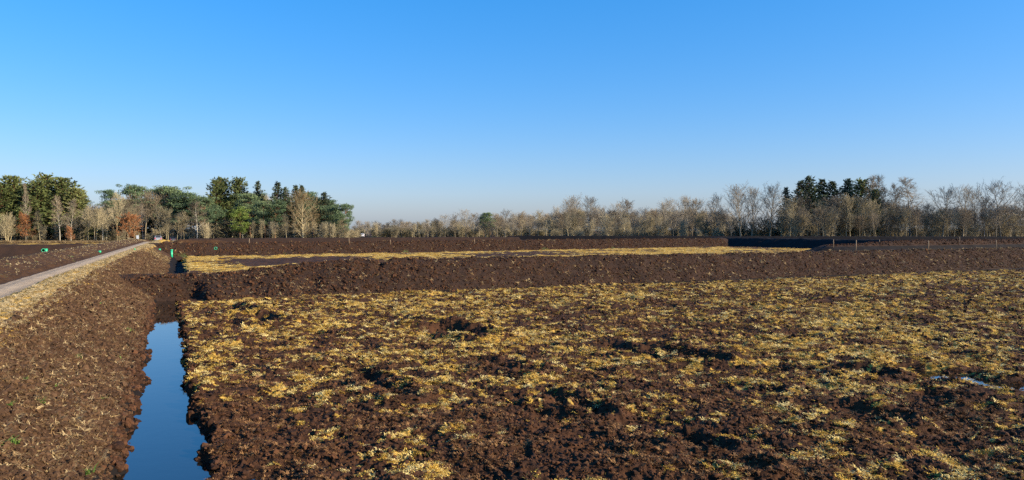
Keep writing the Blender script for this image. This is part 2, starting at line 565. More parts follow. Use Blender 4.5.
def left_bank():
    us = [-6.0]
    while us[-1] < 236:
        us.append(us[-1] + max(0.04, 0.0040 * abs(us[-1]) + 0.002))
    us = np.array(us)
    vs = np.concatenate([np.linspace(-12.6, -8.4, 28)[:-1], np.linspace(-8.4, -6.4, 36)[:-1], np.linspace(-6.4, -4.7, 14)[:-1],
                         np.linspace(-4.7, -2.8, 48)[:-1], np.linspace(-2.8, 0.0, 84)])
    V, U = np.meshgrid(vs, us)
    Z = left_bank_z(U, V)
    Z = np.where(U > 205, Z - (U - 205) * 0.12, Z)
    x, y = xy(U, V + bend_v(U))
    big = fbm(x, y, 2.2, 3)
    st = 0.20 + 0.26 * big
    st = st + 0.72 * smooth(-2.35, -2.95, V + 0.35 * big) * (V > -4.75)
    st = st + 0.06 * smooth(-6.4, -7.3, V) + 0.10 * smooth(42, 75, U)
    gr = 0.30 * np.clip(fbm(x, y, 0.9, 2) - 0.1, 0, 1) * smooth(-2.4, -3.2, V) * smooth(0.6, 0.9, 1 + 0 * V) * 2.2
    gr = gr + 0.5 * smooth(0.35, 0.6, fbm(x, y, 2.5, 2)) * (U > 42) * (V > -2.9)
    wet = 0.95 * smooth(0.12, -0.08, Z) * (V > -2)
    return grid_mesh('earth_bank', x, y, Z, 'slope', {'straw': st, 'green': np.clip(gr, 0, 1), 'wet': wet})


left_bank()


def bank(name, p_rel, p_z, u0, v_line, material, scale_fn, extra=None, along='v', fine=0.10, rough=1.0, skew=0.0):
    """a ridge with profile (p_rel, p_z) swept along the cross direction at u0 (along='v') or along the ditch direction at v0"""
    n = max(24, int((p_rel[-1] - p_rel[0]) / fine))
    rel = np.linspace(p_rel[0], p_rel[-1], n)
    RL, LN = np.meshgrid(rel, v_line)
    off = 0.22 * perlin(LN * 0.12, LN * 0 + u0) + 0.12 * perlin(LN * 0.5, LN * 0 + u0 + 3)
    z = np.interp(RL + off, p_rel, p_z)
    z = 0.5 * z + 0.25 * (np.interp(RL + off - 0.3, p_rel, p_z) + np.interp(RL + off + 0.3, p_rel, p_z))
    k = scale_fn(LN)
    z = np.where(z > 0, z * k, z)
    U, V = (u0 + RL + skew * LN, LN) if along == 'v' else (LN, u0 + RL)
    x, y = xy(U, V)
    z = z + rough * (0.09 * fbm(x, y, 2.4, 2) + 0.06 * fbm(x, y, 0.7, 2) + clods(x, y, 0.32, 0.035) - 0.02)
    at = {'straw': np.clip(0.14 + 0.25 * fbm(x, y, 1.4, 3), 0, 1), 'green': np.zeros_like(x), 'wet': np.zeros_like(x)}
    if extra:
        z = extra(U, V, z, at)
    return grid_mesh(name, x, y, z, material, at)


def steps(a, b, k0, k1):
    out = [a]
    while out[-1] < b:
        f = (out[-1] - a) / (b - a)
        out.append(out[-1] + k0 + (k1 - k0) * f)
    return np.array(out)


P_REL = np.array([-0.8, 0.0, 2.75, 4.6, 7.4, 8.2])
P_Z = np.array([-0.55, 0.0, 1.70, 1.66, 0.0, -0.55])


def near_bank_extra(U, V, z, at):
    x, y = xy(U, V)
    z = np.where((U < 40) & (z < 1.2), z - 0.8 * smooth(2.0, 0.7, V) * smooth(40.0, 38.0, U), z)
    lump = smooth(17, 8, V) * smooth(-1, 3, V)
    z = z + lump * (0.07 * fbm(x, y, 1.1, 2) + 0.07 * np.clip(fbm(x, y, 0.5, 2), 0, 1))
    at['straw'] += 0.05 * smooth(12, 4, V)
    at['wet'] += 0.8 * smooth(0.10, -0.06, z) * (U < 38.5) * (V > 12)
    for px in (384, 612, 935):                              # short gullies down the face
        gx, gy = ground_at(px, 275, 0.7)
        gu, gv = uv(gx, gy)
        z = z - 0.22 * np.exp(-((V - gv - 0.5 * (U - gu)) / 0.22) ** 2) * (np.abs(U - gu) < 1.6)
    return z


def cross_height(LN):
    return 0.64 + 0.36 * smooth(1.5, 10, LN) + 0.03 * perlin(LN * 0.15, LN * 0)


bank('earth_bank', P_REL, P_Z * 0.94, 36.7, steps(-3.2, 175, 0.07, 0.32), 'bank', cross_height, near_bank_extra, fine=0.075)


def far_bank_extra(U, V, z, at):
    at['green'] += 0.5 * smooth(0.25, 0.6, fbm(*xy(U, V), 3.0, 2)) * smooth(1.0, 0.2, z)
    return z


bank('earth_bank', P_REL, P_Z * 0.93, 100.0, steps(-2.2, 105.5, 0.14, 0.28), 'bank', lambda L: 1 + 0.04 * perlin(L * 0.1, L * 0), far_bank_extra, fine=0.15, skew=0.12)
bank('earth_bank', P_REL, P_Z * 0.92, 99.5, steps(-170, -7.8, 0.5, 0.25), 'bank', lambda L: 1 + 0.05 * perlin(L * 0.1, L * 0), None, fine=0.2)
bank('peat_heap', np.array([-0.5, 0.4, 2.6, 3.4, 6.0, 7.0]), np.array([-0.4, 0.2, 2.05, 2.05, 0.0, -0.5]), 103.2, steps(-1.6, 15, 0.15, 0.15), 'slope', lambda L: 0.08 + 0.92 * smooth(14.5, 5, L) * smooth(-1.4, 1.6, L), None, fine=0.15)
# bank running away on the right, its left-side shade painted into the colour
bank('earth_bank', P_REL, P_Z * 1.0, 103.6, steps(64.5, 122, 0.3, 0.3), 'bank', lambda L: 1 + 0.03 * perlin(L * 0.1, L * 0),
     lambda U, V, z, at: (at.__setitem__('wet', at['wet'] + 0.62), z)[1], along='u', fine=0.2)  # 'wet' here carries the painted shade of the left side


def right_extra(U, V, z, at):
    at['wet'] += 0.95 * smooth(1.30, 1.18, z)  # shadow line along the foot of the bank, painted dark
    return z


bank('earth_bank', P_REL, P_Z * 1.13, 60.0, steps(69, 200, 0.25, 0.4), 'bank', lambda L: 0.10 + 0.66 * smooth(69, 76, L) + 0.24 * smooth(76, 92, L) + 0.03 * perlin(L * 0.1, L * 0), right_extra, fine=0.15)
# far banks
bank('earth_bank', P_REL, P_Z * 0.95, 156.0, steps(4, 78, 0.4, 0.5), 'bank', lambda L: 1 + 0.05 * perlin(L * 0.08, L * 0), None, fine=0.25)


def dark_bank():
    """peat ridge from the middle distance to the right, its shade painted in dark"""
    a, b = Vector((at(496, 205), 205)), Vector((at(1100, 172), 172))
    d = (b - a)
    L = d.length
    d /= L
    nrm = Vector((-d.y, d.x))
    ls = np.linspace(0, L, 420)
    rel = np.linspace(-0.6, 8.0, 34)
    RL, LN = np.meshgrid(rel, ls)
    z = np.interp(RL, P_REL, P_Z * 0.97) * (0.25 + 0.75 * smooth(0, 3.5, LN))
    x, y = a.x + d.x * LN + nrm.x * RL, a.y + d.y * LN + nrm.y * RL
    z = z + 0.08 * fbm(x, y, 2.4, 2) + 0.05 * fbm(x, y, 0.8, 1)
    wet = 0.85 * smooth(1.2, 4.0, LN)  # shade painted dark along the ridge, its lit left end left out
    return grid_mesh('earth_bank', x, y, z, 'bank', {'straw': np.full_like(x, 0.1), 'green': np.zeros_like(x), 'wet': wet})  # 'wet' here carries the painted shade


dark_bank()
# the bank under the photographer
bank('earth_bank', np.array([-8.5, -7.5, -4.6, 0.4, 3.0, 3.8]), np.array([-0.5, 0, 1.66, 1.68, 0, -0.5]), 0.2, steps(-3, 60, 0.12, 0.5), 'bank', lambda L: 1 + 0 * L, None, fine=0.12)


# ------------------------------------------------------------------ track and water
def track():
    us = steps(-6, 232, 0.12, 1.2)
    vs = np.linspace(-6.42, -4.66, 22)
    V, U = np.meshgrid(vs, us)
    edge = 0.10 * perlin(U * 0.7, V * 0 + 1) * np.where(V < -5.5, 1, -1)
    W = V + edge * np.abs(V + 5.54) / 0.88
    x, y = xy(U, W + bend_v(U))
    rut = np.exp(-((V + 6.0) / 0.2) ** 2) + np.exp(-((V + 5.1) / 0.2) ** 2)
    z = 1.05 + 0.012 * fbm(x, y, 0.5, 2) - 0.025 * rut - 0.09 * smooth(0.66, 0.88, np.abs(V + 5.54))
    z = z - 0.72 * smooth(150, 196, U)
    z = np.where(U > 218, z - (U - 218) * 0.12, z)
    return grid_mesh('track', x, y, z, 'track', {'rut': rut})


track()


def water(name, pts, z):
    me = new_mesh(name, [(p[0], p[1], z) for p in pts], [tuple(range(len(pts)))], ['water'], False)
    return kind(link(name, me), 'structure')


ditch = water('ditch_water', [xy(2, -1.1), xy(2, 1.5), xy(40.6, 1.5), xy(40.6, -1.1)], -0.15)
pa, pb = Vector(PUD_A), Vector(PUD_B)
pd = (pb - pa).normalized()
pn = Vector((-pd.y, pd.x))
water('puddle_water', [pa - pd * 0.3 - pn * 0.7, pb + pd - pn * 0.7, pb + pd + pn * 0.7, pa - pd * 0.3 + pn * 0.7], -0.175)
water('puddle_water', [xy(35.9, 22), xy(35.9, 150), xy(36.8, 150), xy(36.8, 22)], -0.13)


# ------------------------------------------------------------------ mesh builder
class MB:
    def __init__(s):
        s.v, s.f = [], []

    def tube(s, pts, rad, n=4, cap=False):
        base = len(s.v)
        prev = None
        for i, p in enumerate(pts):
            d = (pts[min(i + 1, len(pts) - 1)] - pts[max(i - 1, 0)])
            d = d.normalized() if d.length > 1e-6 else Vector((0, 0, 1))
            a = d.orthogonal().normalized() if prev is None else (prev - d * prev.dot(d)).normalized()
            prev = a
            b = d.cross(a)
            for k in range(n):
                g = 2 * math.pi * k / n
                s.v.append(tuple(p + (a * math.cos(g) + b * math.sin(g)) * rad[i]))
        for i in range(len(pts) - 1):
            for k in range(n):
                k2 = (k + 1) % n
                s.f.append((base + i * n + k, base + i * n + k2, base + (i + 1) * n + k2, base + (i + 1) * n + k))
        if cap:
            s.f.append(tuple(base + k for k in reversed(range(n))))
            s.f.append(tuple(base + (len(pts) - 1) * n + k for k in range(n)))

    def spike(s, p, q, r):
        d = (q - p)
        a = d.orthogonal().normalized() * r
        b = d.normalized().cross(a)
        i = len(s.v)
        s.v += [tuple(p + a), tuple(p - 0.5 * a + 0.87 * b), tuple(p - 0.5 * a - 0.87 * b), tuple(q)]
        s.f += [(i, i + 1, i + 3), (i + 1, i + 2, i + 3), (i + 2, i, i + 3)]

    def tri(s, a, b, c):
        i = len(s.v)
        s.v += [tuple(a), tuple(b), tuple(c)]
        s.f.append((i, i + 1, i + 2))

    def box(s, x0, x1, y0, y1, z0, z1):
        i = len(s.v)
        s.v += [(x, y, z) for z in (z0, z1) for y in (y0, y1) for x in (x0, x1)]
        s.f += [tuple(i + k for k in q) for q in ((0, 2, 3, 1), (4, 5, 7, 6), (0, 1, 5, 4), (2, 6, 7, 3), (0, 4, 6, 2), (1, 3, 7, 5))]

    def mesh(s, name, material, smooth_shade=True):
        return new_mesh(name, s.v, s.f, [material], smooth_shade)


def rdir(rnd, up=0.0):
    while True:
        d = Vector((rnd.uniform(-1, 1), rnd.uniform(-1, 1), rnd.uniform(-1, 1)))
        if 0.05 < d.length < 1:
            d.normalize()
            d.z += up
            return d.normalized()


def curve(p, d, L, n, rnd, bend, wob):
    pts = [p.copy()]
    d = d.copy()
    for i in range(n):
        d = (d + Vector((0, 0, bend / n)) + rdir(rnd) * wob).normalized()
        p = p + d * (L / n)
        pts.append(p.copy())
    return pts


def along(pts, t):
    k = min(int(t * (len(pts) - 1)), len(pts) - 2)
    f = t * (len(pts) - 1) - k
    return pts[k].lerp(pts[k + 1], f), (pts[k + 1] - pts[k]).normalized()


# ------------------------------------------------------------------ trees, each kind built once or a few times, height 1 scaled on placing
def bare_tree(seed, H, r0, t0, n1, n2, n3, incl, spread, shape, bend=0.5, twig=0.8, tr=0.013, leaf=0, leafsize=0.2, stems=1, lean=0.02):
    rnd = random.Random(seed)
    tb, cb, lb = MB(), MB(), MB()
    for s_ in range(stems):
        base = Vector((0, 0, -0.15)) if stems == 1 else Vector((rnd.uniform(-.5, .5), rnd.uniform(-.5, .5), -0.15))
        d0 = Vector((rnd.uniform(-1, 1) * lean, rnd.uniform(-1, 1) * lean, 1))
        if stems > 1:
            d0 += Vector((base.x, base.y, 0)) * 0.45
        h = H * (1 if s_ == 0 else rnd.uniform(0.7, 1.0))
        tp = curve(base, d0.normalized(), h * 0.96, 11, rnd, 0.15, 0.05)
        tb.tube(tp, [r0 * (1 - 0.93 * (i / 11) ** 0.8) for i in range(12)], 6)
        g = rnd.uniform(0, 6)
        for k in range(n1):
            tt = t0 + (0.985 - t0) * (k + rnd.random()) / n1
            p, ax = along(tp, tt)
            g += 2.4 + rnd.uniform(-.5, .5)
            q = (tt - t0) / (1 - t0)
            a = incl * (1 - 0.55 * q) * rnd.uniform(0.75, 1.2)
            L = h * spread * shape(q) * rnd.uniform(0.75, 1.2)
            d = Vector((math.cos(g) * math.sin(a), math.sin(g) * math.sin(a), math.cos(a)))
            lp = curve(p, d, L, 5, rnd, bend, 0.12)
            rl = r0 * (1 - 0.9 * tt) * 0.5
            tb.tube(lp, [max(rl * (1 - 0.85 * i / 5), 0.012) for i in range(6)], 4)
            for j in range(n2):
                ss = 0.18 + 0.82 * (j + rnd.random()) / n2
                p2, a2 = along(lp, min(ss, 0.99))
                d2 = (a2 * 0.9 + rdir(rnd, 0.25) * 0.95).normalized()
                L2 = (0.30 + 0.30 * (1 - ss)) * L * rnd.uniform(0.6, 1.25) + 0.35
                bp = curve(p2, d2, L2, 3, rnd, bend * 0.6, 0.15)
                cb.tube(bp, [0.026, 0.021, 0.017, 0.008], 3)
                for i in range(n3):
                    p3, a3 = along(bp, rnd.uniform(0.15, 0.99))
                    d3 = (a3 + rdir(rnd, 0.2) * 0.85).normalized()
                    e = p3 + d3 * twig * rnd.uniform(0.5, 1.3)
                    cb.spike(p3, e, tr)
                    for _l in range(leaf):
                        o = p3.lerp(e, rnd.random()) + rdir(rnd) * 0.18
                        x, y = rdir(rnd) * leafsize, rdir(rnd) * leafsize
                        lb.tri(o, o + x, o + y)
    return tb, cb, lb


def round_(q):
    return 0.35 + 0.65 * math.sin(math.pi * min(1, 0.22 + 0.75 * q)) if q < 1 else 0.2


def column_(q):
    return 0.55 + 0.45 * math.sin(math.pi * (0.15 + 0.8 * q))


def cone_(q):
    return 1.0 - 0.75 * q


def conifer(seed, H, r0, t0, n, spread, shape, droop, clumps, size, tris, top_open=0.0):
    rnd = random.Random(seed)
    tb, cb = MB(), MB()
    tp = curve(Vector((0, 0, -0.15)), Vector((rnd.uniform(-.02, .02), rnd.uniform(-.02, .02), 1)), H * 0.98 + .15, 10, rnd, 0.1, 0.02)
    tb.tube(tp, [r0 * (1 - 0.95 * i / 10) for i in range(11)], 6)
    g = 0
    for k in range(n):
        tt = t0 + (0.99 - t0) * (k + rnd.random()) / n
        p, ax = along(tp, tt)
        q = (tt - t0) / (1 - t0)
        g += 2.4 + rnd.uniform(-.5, .5)
        L = H * spread * shape(q) * rnd.uniform(0.6, 1.22)
        a = (1.45 - 0.75 * q) * rnd.uniform(0.9, 1.1)
        d = Vector((math.cos(g) * math.sin(a), math.sin(g) * math.sin(a), math.cos(a)))
        lp = curve(p, d, L, 4, rnd, droop, 0.06)
        tb.tube(lp, [0.05 * (1 - .8 * i / 4) + .006 for i in range(5)], 3)
        m_ = max(3, int(clumps * L / (H * spread)))
        for j in range(m_):
            c, a2 = along(lp, min(0.99, 0.22 + 0.78 * (j + rnd.random()) / m_))
            c = c + rdir(rnd) * size * 0.55
            for _t in range(tris):
                x = (rdir(rnd) + a2 * 0.7) * size * rnd.uniform(0.5, 1.2)
                y = rdir(rnd, -0.25) * size * rnd.uniform(0.25, 0.6)
                cb.tri(c - x * .4, c + x * .6, c + y)
    return tb, cb, MB()


def pine(seed, H, r0, t0, nl, spread, puff, tris, size, lean=0.0):
    rnd = random.Random(seed)
    tb, cb = MB(), MB()
    tp = curve(Vector((0, 0, -0.15)), Vector((lean, rnd.uniform(-.04, .04), 1)).normalized(), H * 0.93, 9, rnd, 0.12, 0.06)
    tb.tube(tp, [r0 * (1 - 0.82 * i / 9) for i in range(10)], 6)
    g = rnd.uniform(0, 6)
    for k in range(nl):
        q = (k + rnd.random()) / nl
        p, ax = along(tp, min(t0 + (0.99 - t0) * q, 0.99))
        g += 2.4 + rnd.uniform(-.6, .6)
        L = H * spread * (0.45 + 0.75 * math.sin(math.pi * (0.2 + 0.7 * q))) * rnd.uniform(0.6, 1.25)
        a = (1.35 - 0.75 * q) * rnd.uniform(0.85, 1.1)
        d = Vector((math.cos(g) * math.sin(a), math.sin(g) * math.sin(a), math.cos(a)))
        lp = curve(p, d, L, 4, rnd, 0.25, 0.16)
        tb.tube(lp, [r0 * 0.32 * (1 - .8 * i / 4) + .01 for i in range(5)], 4)
        for e in range(rnd.choice((2, 3, 3))):
            c, _a = along(lp, rnd.uniform(0.55, 0.99))
            c = c + Vector((rnd.uniform(-1, 1), rnd.uniform(-1, 1), rnd.uniform(-.1, .45))) * puff * 0.7
            rx, rz = puff * rnd.uniform(0.7, 1.3), puff * rnd.uniform(0.32, 0.55)
            for _t in range(tris):
                o = rdir(rnd) * rnd.random() ** 0.4
                o = c + Vector((o.x * rx, o.y * rx, o.z * rz))
                x = rdir(rnd, 0.3) * size
                y = rdir(rnd) * size * 0.5
                cb.tri(o - x * .4, o + x * .6, o + y)
    return tb, cb, MB()


PROTO = {}       # kind -> list of (height, [(part name, mesh)])


def proto(kind_, H, built, bark, twigm, leafm=None):
    tb, cb, lb = built
    parts = [('trunk', tb.mesh(kind_ + '_trunk', bark)), ('crown', cb.mesh(kind_ + '_crown', twigm, False))]
    if lb.f:
        parts.append(('foliage', lb.mesh(kind_ + '_foliage', leafm, False)))
    H = sorted(v[2] for v in cb.v)[int(0.995 * len(cb.v))]
    PROTO.setdefault(kind_, []).append((H, parts))


for sd_ in (1, 2, 3):
    proto('oak', 16, bare_tree(sd_, 16, 0.36, 0.22, 22, 10, 12, 1.05, 0.46, round_, 0.35, 0.9, 0.019), 'bark_grey', 'twig_grey')
    proto('poplar', 17, bare_tree(10 + sd_, 17, 0.30, 0.22, 32, 10, 11, 0.88, 0.34, column_, 0.5, 0.85, 0.019), 'bark_grey', 'twig_grey')
    proto('birch', 16, bare_tree(20 + sd_, 16, 0.17, 0.30, 28, 9, 10, 0.95, 0.24, cone_, -0.05, 0.8, 0.014), 'bark_birch', 'twig_red')
    proto('olive', 13, bare_tree(30 + sd_, 13, 0.19, 0.40, 26, 8, 10, 0.9, 0.30, column_, 0.45, 0.75, 0.018), 'bark_tan', 'twig_tan')
    proto('thicket', 8, bare_tree(40 + sd_, 8, 0.09, 0.15, 13, 7, 8, 0.8, 0.32, column_, 0.4, 0.6, 0.015, stems=5), 'bark_tan', 'twig_tan')
    proto('dusky', 15, bare_tree(50 + sd_, 15, 0.26, 0.42, 26, 10, 11, 1.0, 0.37, round_, 0.35, 0.85, 0.019), 'bark_grey', 'twig_red')
    proto('fir', 19, conifer(60 + sd_, 19, 0.30, 0.14, 190, 0.36, lambda q: (1 - q) ** 0.5 * (0.85 + 0.15 * math.sin(9 * q)) + .06, -0.1, 17, 0.66, 5), 'bark_pine', 'needle_fir')
    proto('spruce', 19, conifer(70 + sd_, 19, 0.26, 0.18, 150, 0.24, lambda q: (1 - q) ** 0.75 + .05, -0.25, 14, 0.62, 5), 'bark_pine', 'needle_spruce')
    proto('pine', 16, pine(80 + sd_, 16, 0.24, 0.42, 24, 0.27, 1.55, 80, 0.48), 'bark_pine', 'needle_pine')
proto('leaning_pine', 13, pine(91, 13, 0.24, 0.36, 22, 0.33, 1.4, 80, 0.46, lean=0.22), 'bark_pine', 'needle_pine')
proto('bright_pine', 13, pine(93, 13, 0.2, 0.26, 26, 0.26, 1.4, 80, 0.46), 'bark_pine', 'needle_bright')
proto('beech', 9, bare_tree(101, 9, 0.13, 0.16, 24, 8, 7, 1.1, 0.42, round_, 0.25, 0.5, 0.013, 3, 0.24), 'bark_grey', 'twig_red', 'leaf_brown')
proto('tan_oak', 16, bare_tree(102, 16, 0.30, 0.10, 38, 10, 9, 1.15, 0.40, round_, 0.30, 0.75, 0.015, 2, 0.16), 'bark_tan', 'twig_tan', 'leaf_tan')
proto('tan_oak', 16, bare_tree(103, 16, 0.30, 0.10, 38, 10, 9, 1.15, 0.40, round_, 0.30, 0.75, 0.015, 2, 0.16), 'bark_tan', 'twig_tan', 'leaf_tan')
for sd_ in (1, 2):
    proto('evergreen_shrub', 5, conifer(110 + sd_, 5, 0.08, 0.04, 70, 0.55, lambda q: 0.5 + 0.5 * math.sin(math.pi * (0.2 + .7 * q)), 0.1, 10, 0.32, 4), 'bark_grey', 'shade_needle')

NAMES = {'oak': ('oak_tree', 'oak tree'), 'poplar': ('poplar_tree', 'poplar tree'), 'birch': ('birch_tree', 'birch tree'),
         'olive': ('alder_tree', 'alder tree'), 'thicket': ('willow_bush', 'bush'), 'dusky': ('broadleaf_tree', 'broadleaf tree'),
         'fir': ('fir_tree', 'fir tree'), 'spruce': ('spruce_tree', 'spruce tree'), 'pine': ('pine_tree', 'pine tree'),
         'leaning_pine': ('pine_tree', 'pine tree'), 'bright_pine': ('pine_tree', 'pine tree'), 'beech': ('beech_tree', 'beech tree'),
         'tan_oak': ('oak_tree', 'oak tree'), 'evergreen_shrub': ('evergreen_shrub', 'shrub')}
N_PL = {}


def tree(kind_, px, top, Y, label, group=None, wide=1.0, variant=None, rz=None, base=0.0):
    """px, top: where its top shows; Y: metres from the camera along the view"""
    n = N_PL[kind_] = N_PL.get(kind_, -1) + 1
    var = PROTO[kind_]
    H0, parts = var[(n if variant is None else variant) % len(var)]
    X = at(px, Y)
    h = EYE - base + (HOR - top) * Y / F
    s = h / H0
    nm, cat = NAMES[kind_]
    e = bpy.data.objects.new(nm, None)
    COL.objects.link(e)
    e.empty_display_size = 0.5
    e.location = (X, Y, base)
    e.rotation_euler = (0, 0, random.uniform(0, 6.28) if rz is None else rz)
    e.scale = (s * wide, s * wide, s)
    for pn, me in parts:
        o = bpy.data.objects.new(pn, me)
        COL.objects.link(o)
        o.parent = e
    tag(e, label, cat, group)
    return e


from mathutils import Matrix
# ------------------------------------------------------------------ the woods
# ---- the wood on the left: (kind, picture column, picture row of its top, distance, width factor, label)
LEFT = [
    ('fir', -16, 186, 204, 1.2, 'dense dark green fir cut by the left edge of the view'),
    ('fir', 4, 184, 202, 1.2, 'broad dense fir leftmost in the wood, behind a bare bush'),
    ('fir', 18, 177, 206, 1.2, 'tall pointed fir just left of the thin bare pole tree'),
    ('fir', 39, 181, 203, 1.2, 'dense green fir just right of the thin bare pole tree'),
    ('fir', 48, 175, 208, 1.25, 'tallest rounded green fir in the left wood'),
    ('fir', 64, 178, 206, 1.3, 'broad olive green fir right of the tallest rounded fir'),
    ('fir', 75, 188, 204, 1.2, 'lower olive fir at the right end of the dense fir clump'),
    ('birch', 27, 183, 196, 0.35, 'thin bare pole tree standing in the gap between two firs'),
    ('thicket', 8, 213, 190, 1.0, 'pale bare bush in front of the leftmost firs'),
    ('beech', 26, 213, 192, 0.8, 'rusty brown leaved young beech below the thin pole tree'),
    ('olive', 40, 210, 192, 0.7, 'slim olive bare tree in front of the tallest fir'),
    ('birch', 60, 196, 191, 0.8, 'slender pale birch in front of the broad olive fir'),
    ('birch', 71, 199, 191, 0.9, 'pale forked birch right of the slender pale birch'),
    ('beech', 70, 226, 188, 0.75, 'small orange leaved sapling at the foot of the forked birch'),
    ('evergreen_shrub', 81, 219, 196, 1.2, 'dark evergreen bush right of the small orange sapling'),
    ('olive', 88, 206, 194, 1.0, 'first tan bare tree right of the dense fir clump'),
    ('olive', 96, 207, 190, 0.9, 'second tan bare tree right of the dense fir clump'),
    ('olive', 104, 211, 192, 0.9, 'third tan bare tree right of the dense fir clump'),
    ('pine', 113, 190, 206, 0.7, 'slim pine half hidden behind bare trees in the gap'),
    ('olive', 117, 192, 194, 0.8, 'tall tan bare tree directly left of the orange beech'),
    ('pine', 130, 185, 232, 0.7, 'far pine top rising above the orange beech'),
    ('pine', 140, 187, 234, 0.7, 'far pine top right of the one above the orange beech'),
    ('beech', 129, 213, 188, 1.25, 'bright orange brown leaved beech beside the end of the track'),
    ('thicket', 123, 229, 185, 0.8, 'rusty low bush under the bright orange beech'),
    ('dusky', 128, 195, 204, 0.8, 'grey bare tree behind the bright orange beech'),
    ('dusky', 145, 191, 205, 1.0, 'dusky bare tree left of the dark gap where the track ends'),
    ('dusky', 156, 192, 206, 1.0, 'dusky bare tree right of the dark gap where the track ends'),
    ('birch', 143, 204, 193, 0.6, 'pale slim trunk beside the parked cars on the left'),
    ('olive', 161, 205, 191, 0.9, 'olive bare tree just right of the parked cars'),
    ('olive', 168, 208, 190, 0.9, 'second olive bare tree right of the parked cars'),
    ('pine', 163, 189, 210, 0.9, 'pine with spreading top above the parked cars'),
    ('pine', 173, 186, 208, 1.0, 'highest pine above the brown peat mound'),
    ('pine', 183, 193, 207, 0.9, 'pine second from the highest one above the peat mound'),
    ('pine', 194, 193, 208, 1.0, 'pine behind the white barked birch'),
    ('birch', 197, 201, 190, 1.2, 'white barked birch with clear trunk at the wood edge'),
    ('olive', 184, 211, 192, 0.9, 'tan bare tree left of the white barked birch'),
    ('olive', 177, 214, 190, 0.8, 'short tan bare tree behind the brown peat mound'),
    ('pine', 205, 197, 205, 0.9, 'low spreading pine right of the white barked birch'),
    ('fir', 217, 181, 214, 0.9, 'left dark fir of the tall pair rising above the pines'),
    ('fir', 225, 178, 216, 0.85, 'middle dark fir of the tall group above the pines'),
    ('fir', 238, 178, 215, 0.95, 'right dark fir of the tall group above the pines'),
    ('pine', 216, 205, 196, 0.9, 'blue green pine below the tall dark firs'),
    ('evergreen_shrub', 227, 219, 194, 1.2, 'dark evergreen bush left of the bright green pine'),
    ('bright_pine', 240, 207, 193, 1.0, 'bright yellow green pine in front of the darker pines'),
    ('pine', 250, 194, 206, 0.9, 'pine right of and above the bright green pine'),
    ('spruce', 258, 182, 214, 0.75, 'narrow spiky spruce right of the tall dark firs'),
    ('pine', 265, 201, 199, 0.9, 'pine below the narrow spiky spruce'),
    ('spruce', 277, 183, 212, 0.95, 'pointed spruce midway between narrow spruce and tan oak'),
    ('pine', 275, 200, 200, 0.9, 'pine in front of the pointed spruce'),
    ('spruce', 287, 188, 212, 0.8, 'small pointed spruce left behind the tan leaved oak'),
    ('spruce', 296, 186, 214, 0.85, 'spruce tip peeping out above the tan leaved oak'),
    ('spruce', 303, 186, 216, 0.85, 'spruce directly behind the tan leaved oak crown'),
    ('tan_oak', 303, 190, 192, 1.05, 'large tan leaved oak with wide crown at the wood edge'),
    ('pine', 313, 192, 206, 0.8, 'yellow green pine behind the right side of the tan oak'),
    ('spruce', 325, 193, 206, 1.1, 'brownish topped spruce right of the tan leaved oak'),
    ('pine', 330, 205, 200, 0.8, 'dark pine below the brownish topped spruce'),
    ('leaning_pine', 337, 204, 198, 0.9, 'leaning pine near the right end of the wood'),
    ('leaning_pine', 346, 213, 196, 0.8, 'outermost pine at the right tip of the wood'),
    ('thicket', 322, 222, 191, 1.1, 'pale bare bush right below the tan leaved oak'),
    ('thicket', 332, 223, 190, 1.0, 'tan bare bush under the leaning pine'),
    ('thicket', 343, 226, 190, 1.0, 'last pale bush under the outermost pine'),
    ('olive', 262, 219, 190, 0.8, 'thin tan bare tree under the narrow spiky spruce'),
    ('olive', 253, 221, 190, 0.8, 'thin tan bare tree right of the bright green pine'),
    ('olive', 273, 221, 190, 0.7, 'thin tan bare tree under the pointed spruce'),
    ('olive', 287, 213, 190, 0.8, 'straight pale trunked tree left of the tan oak'),
    ('thicket', 207, 222, 189, 1.0, 'olive bush at the foot of the low spreading pine'),
]
for k, px, top, Y, wd, lab in LEFT:
    tree(k, px, top, Y, lab, 'trees of the mixed wood on the left', wd * (1.3 if k in ('pine', 'spruce') else 1.1))


def ordinal_label(i, what, landmark):
    names = ['first', 'second', 'third', 'fourth', 'fifth', 'sixth', 'seventh', 'eighth', 'ninth', 'tenth', 'eleventh', 'twelfth']
    return '%s %s' % (names[i], what) if not landmark else '%s %s right of %s' % (names[i], what, landmark)


# ---- the far wood in the middle: rows of bare trees between two landmarks
def run(kinds, xs, tops, Y, what, landmark, group, wide=1.0):
    cnt = {}
    for i, (px, top) in enumerate(zip(xs, tops)):
        k = kinds[i % len(kinds)]
        ws = what[k] if isinstance(what, dict) else what
        n = cnt[ws] = cnt.get(ws, -1) + 1
        tree(k, px, top, Y + random.uniform(-12, 12), ordinal_label(n, ws, landmark), group, wide)


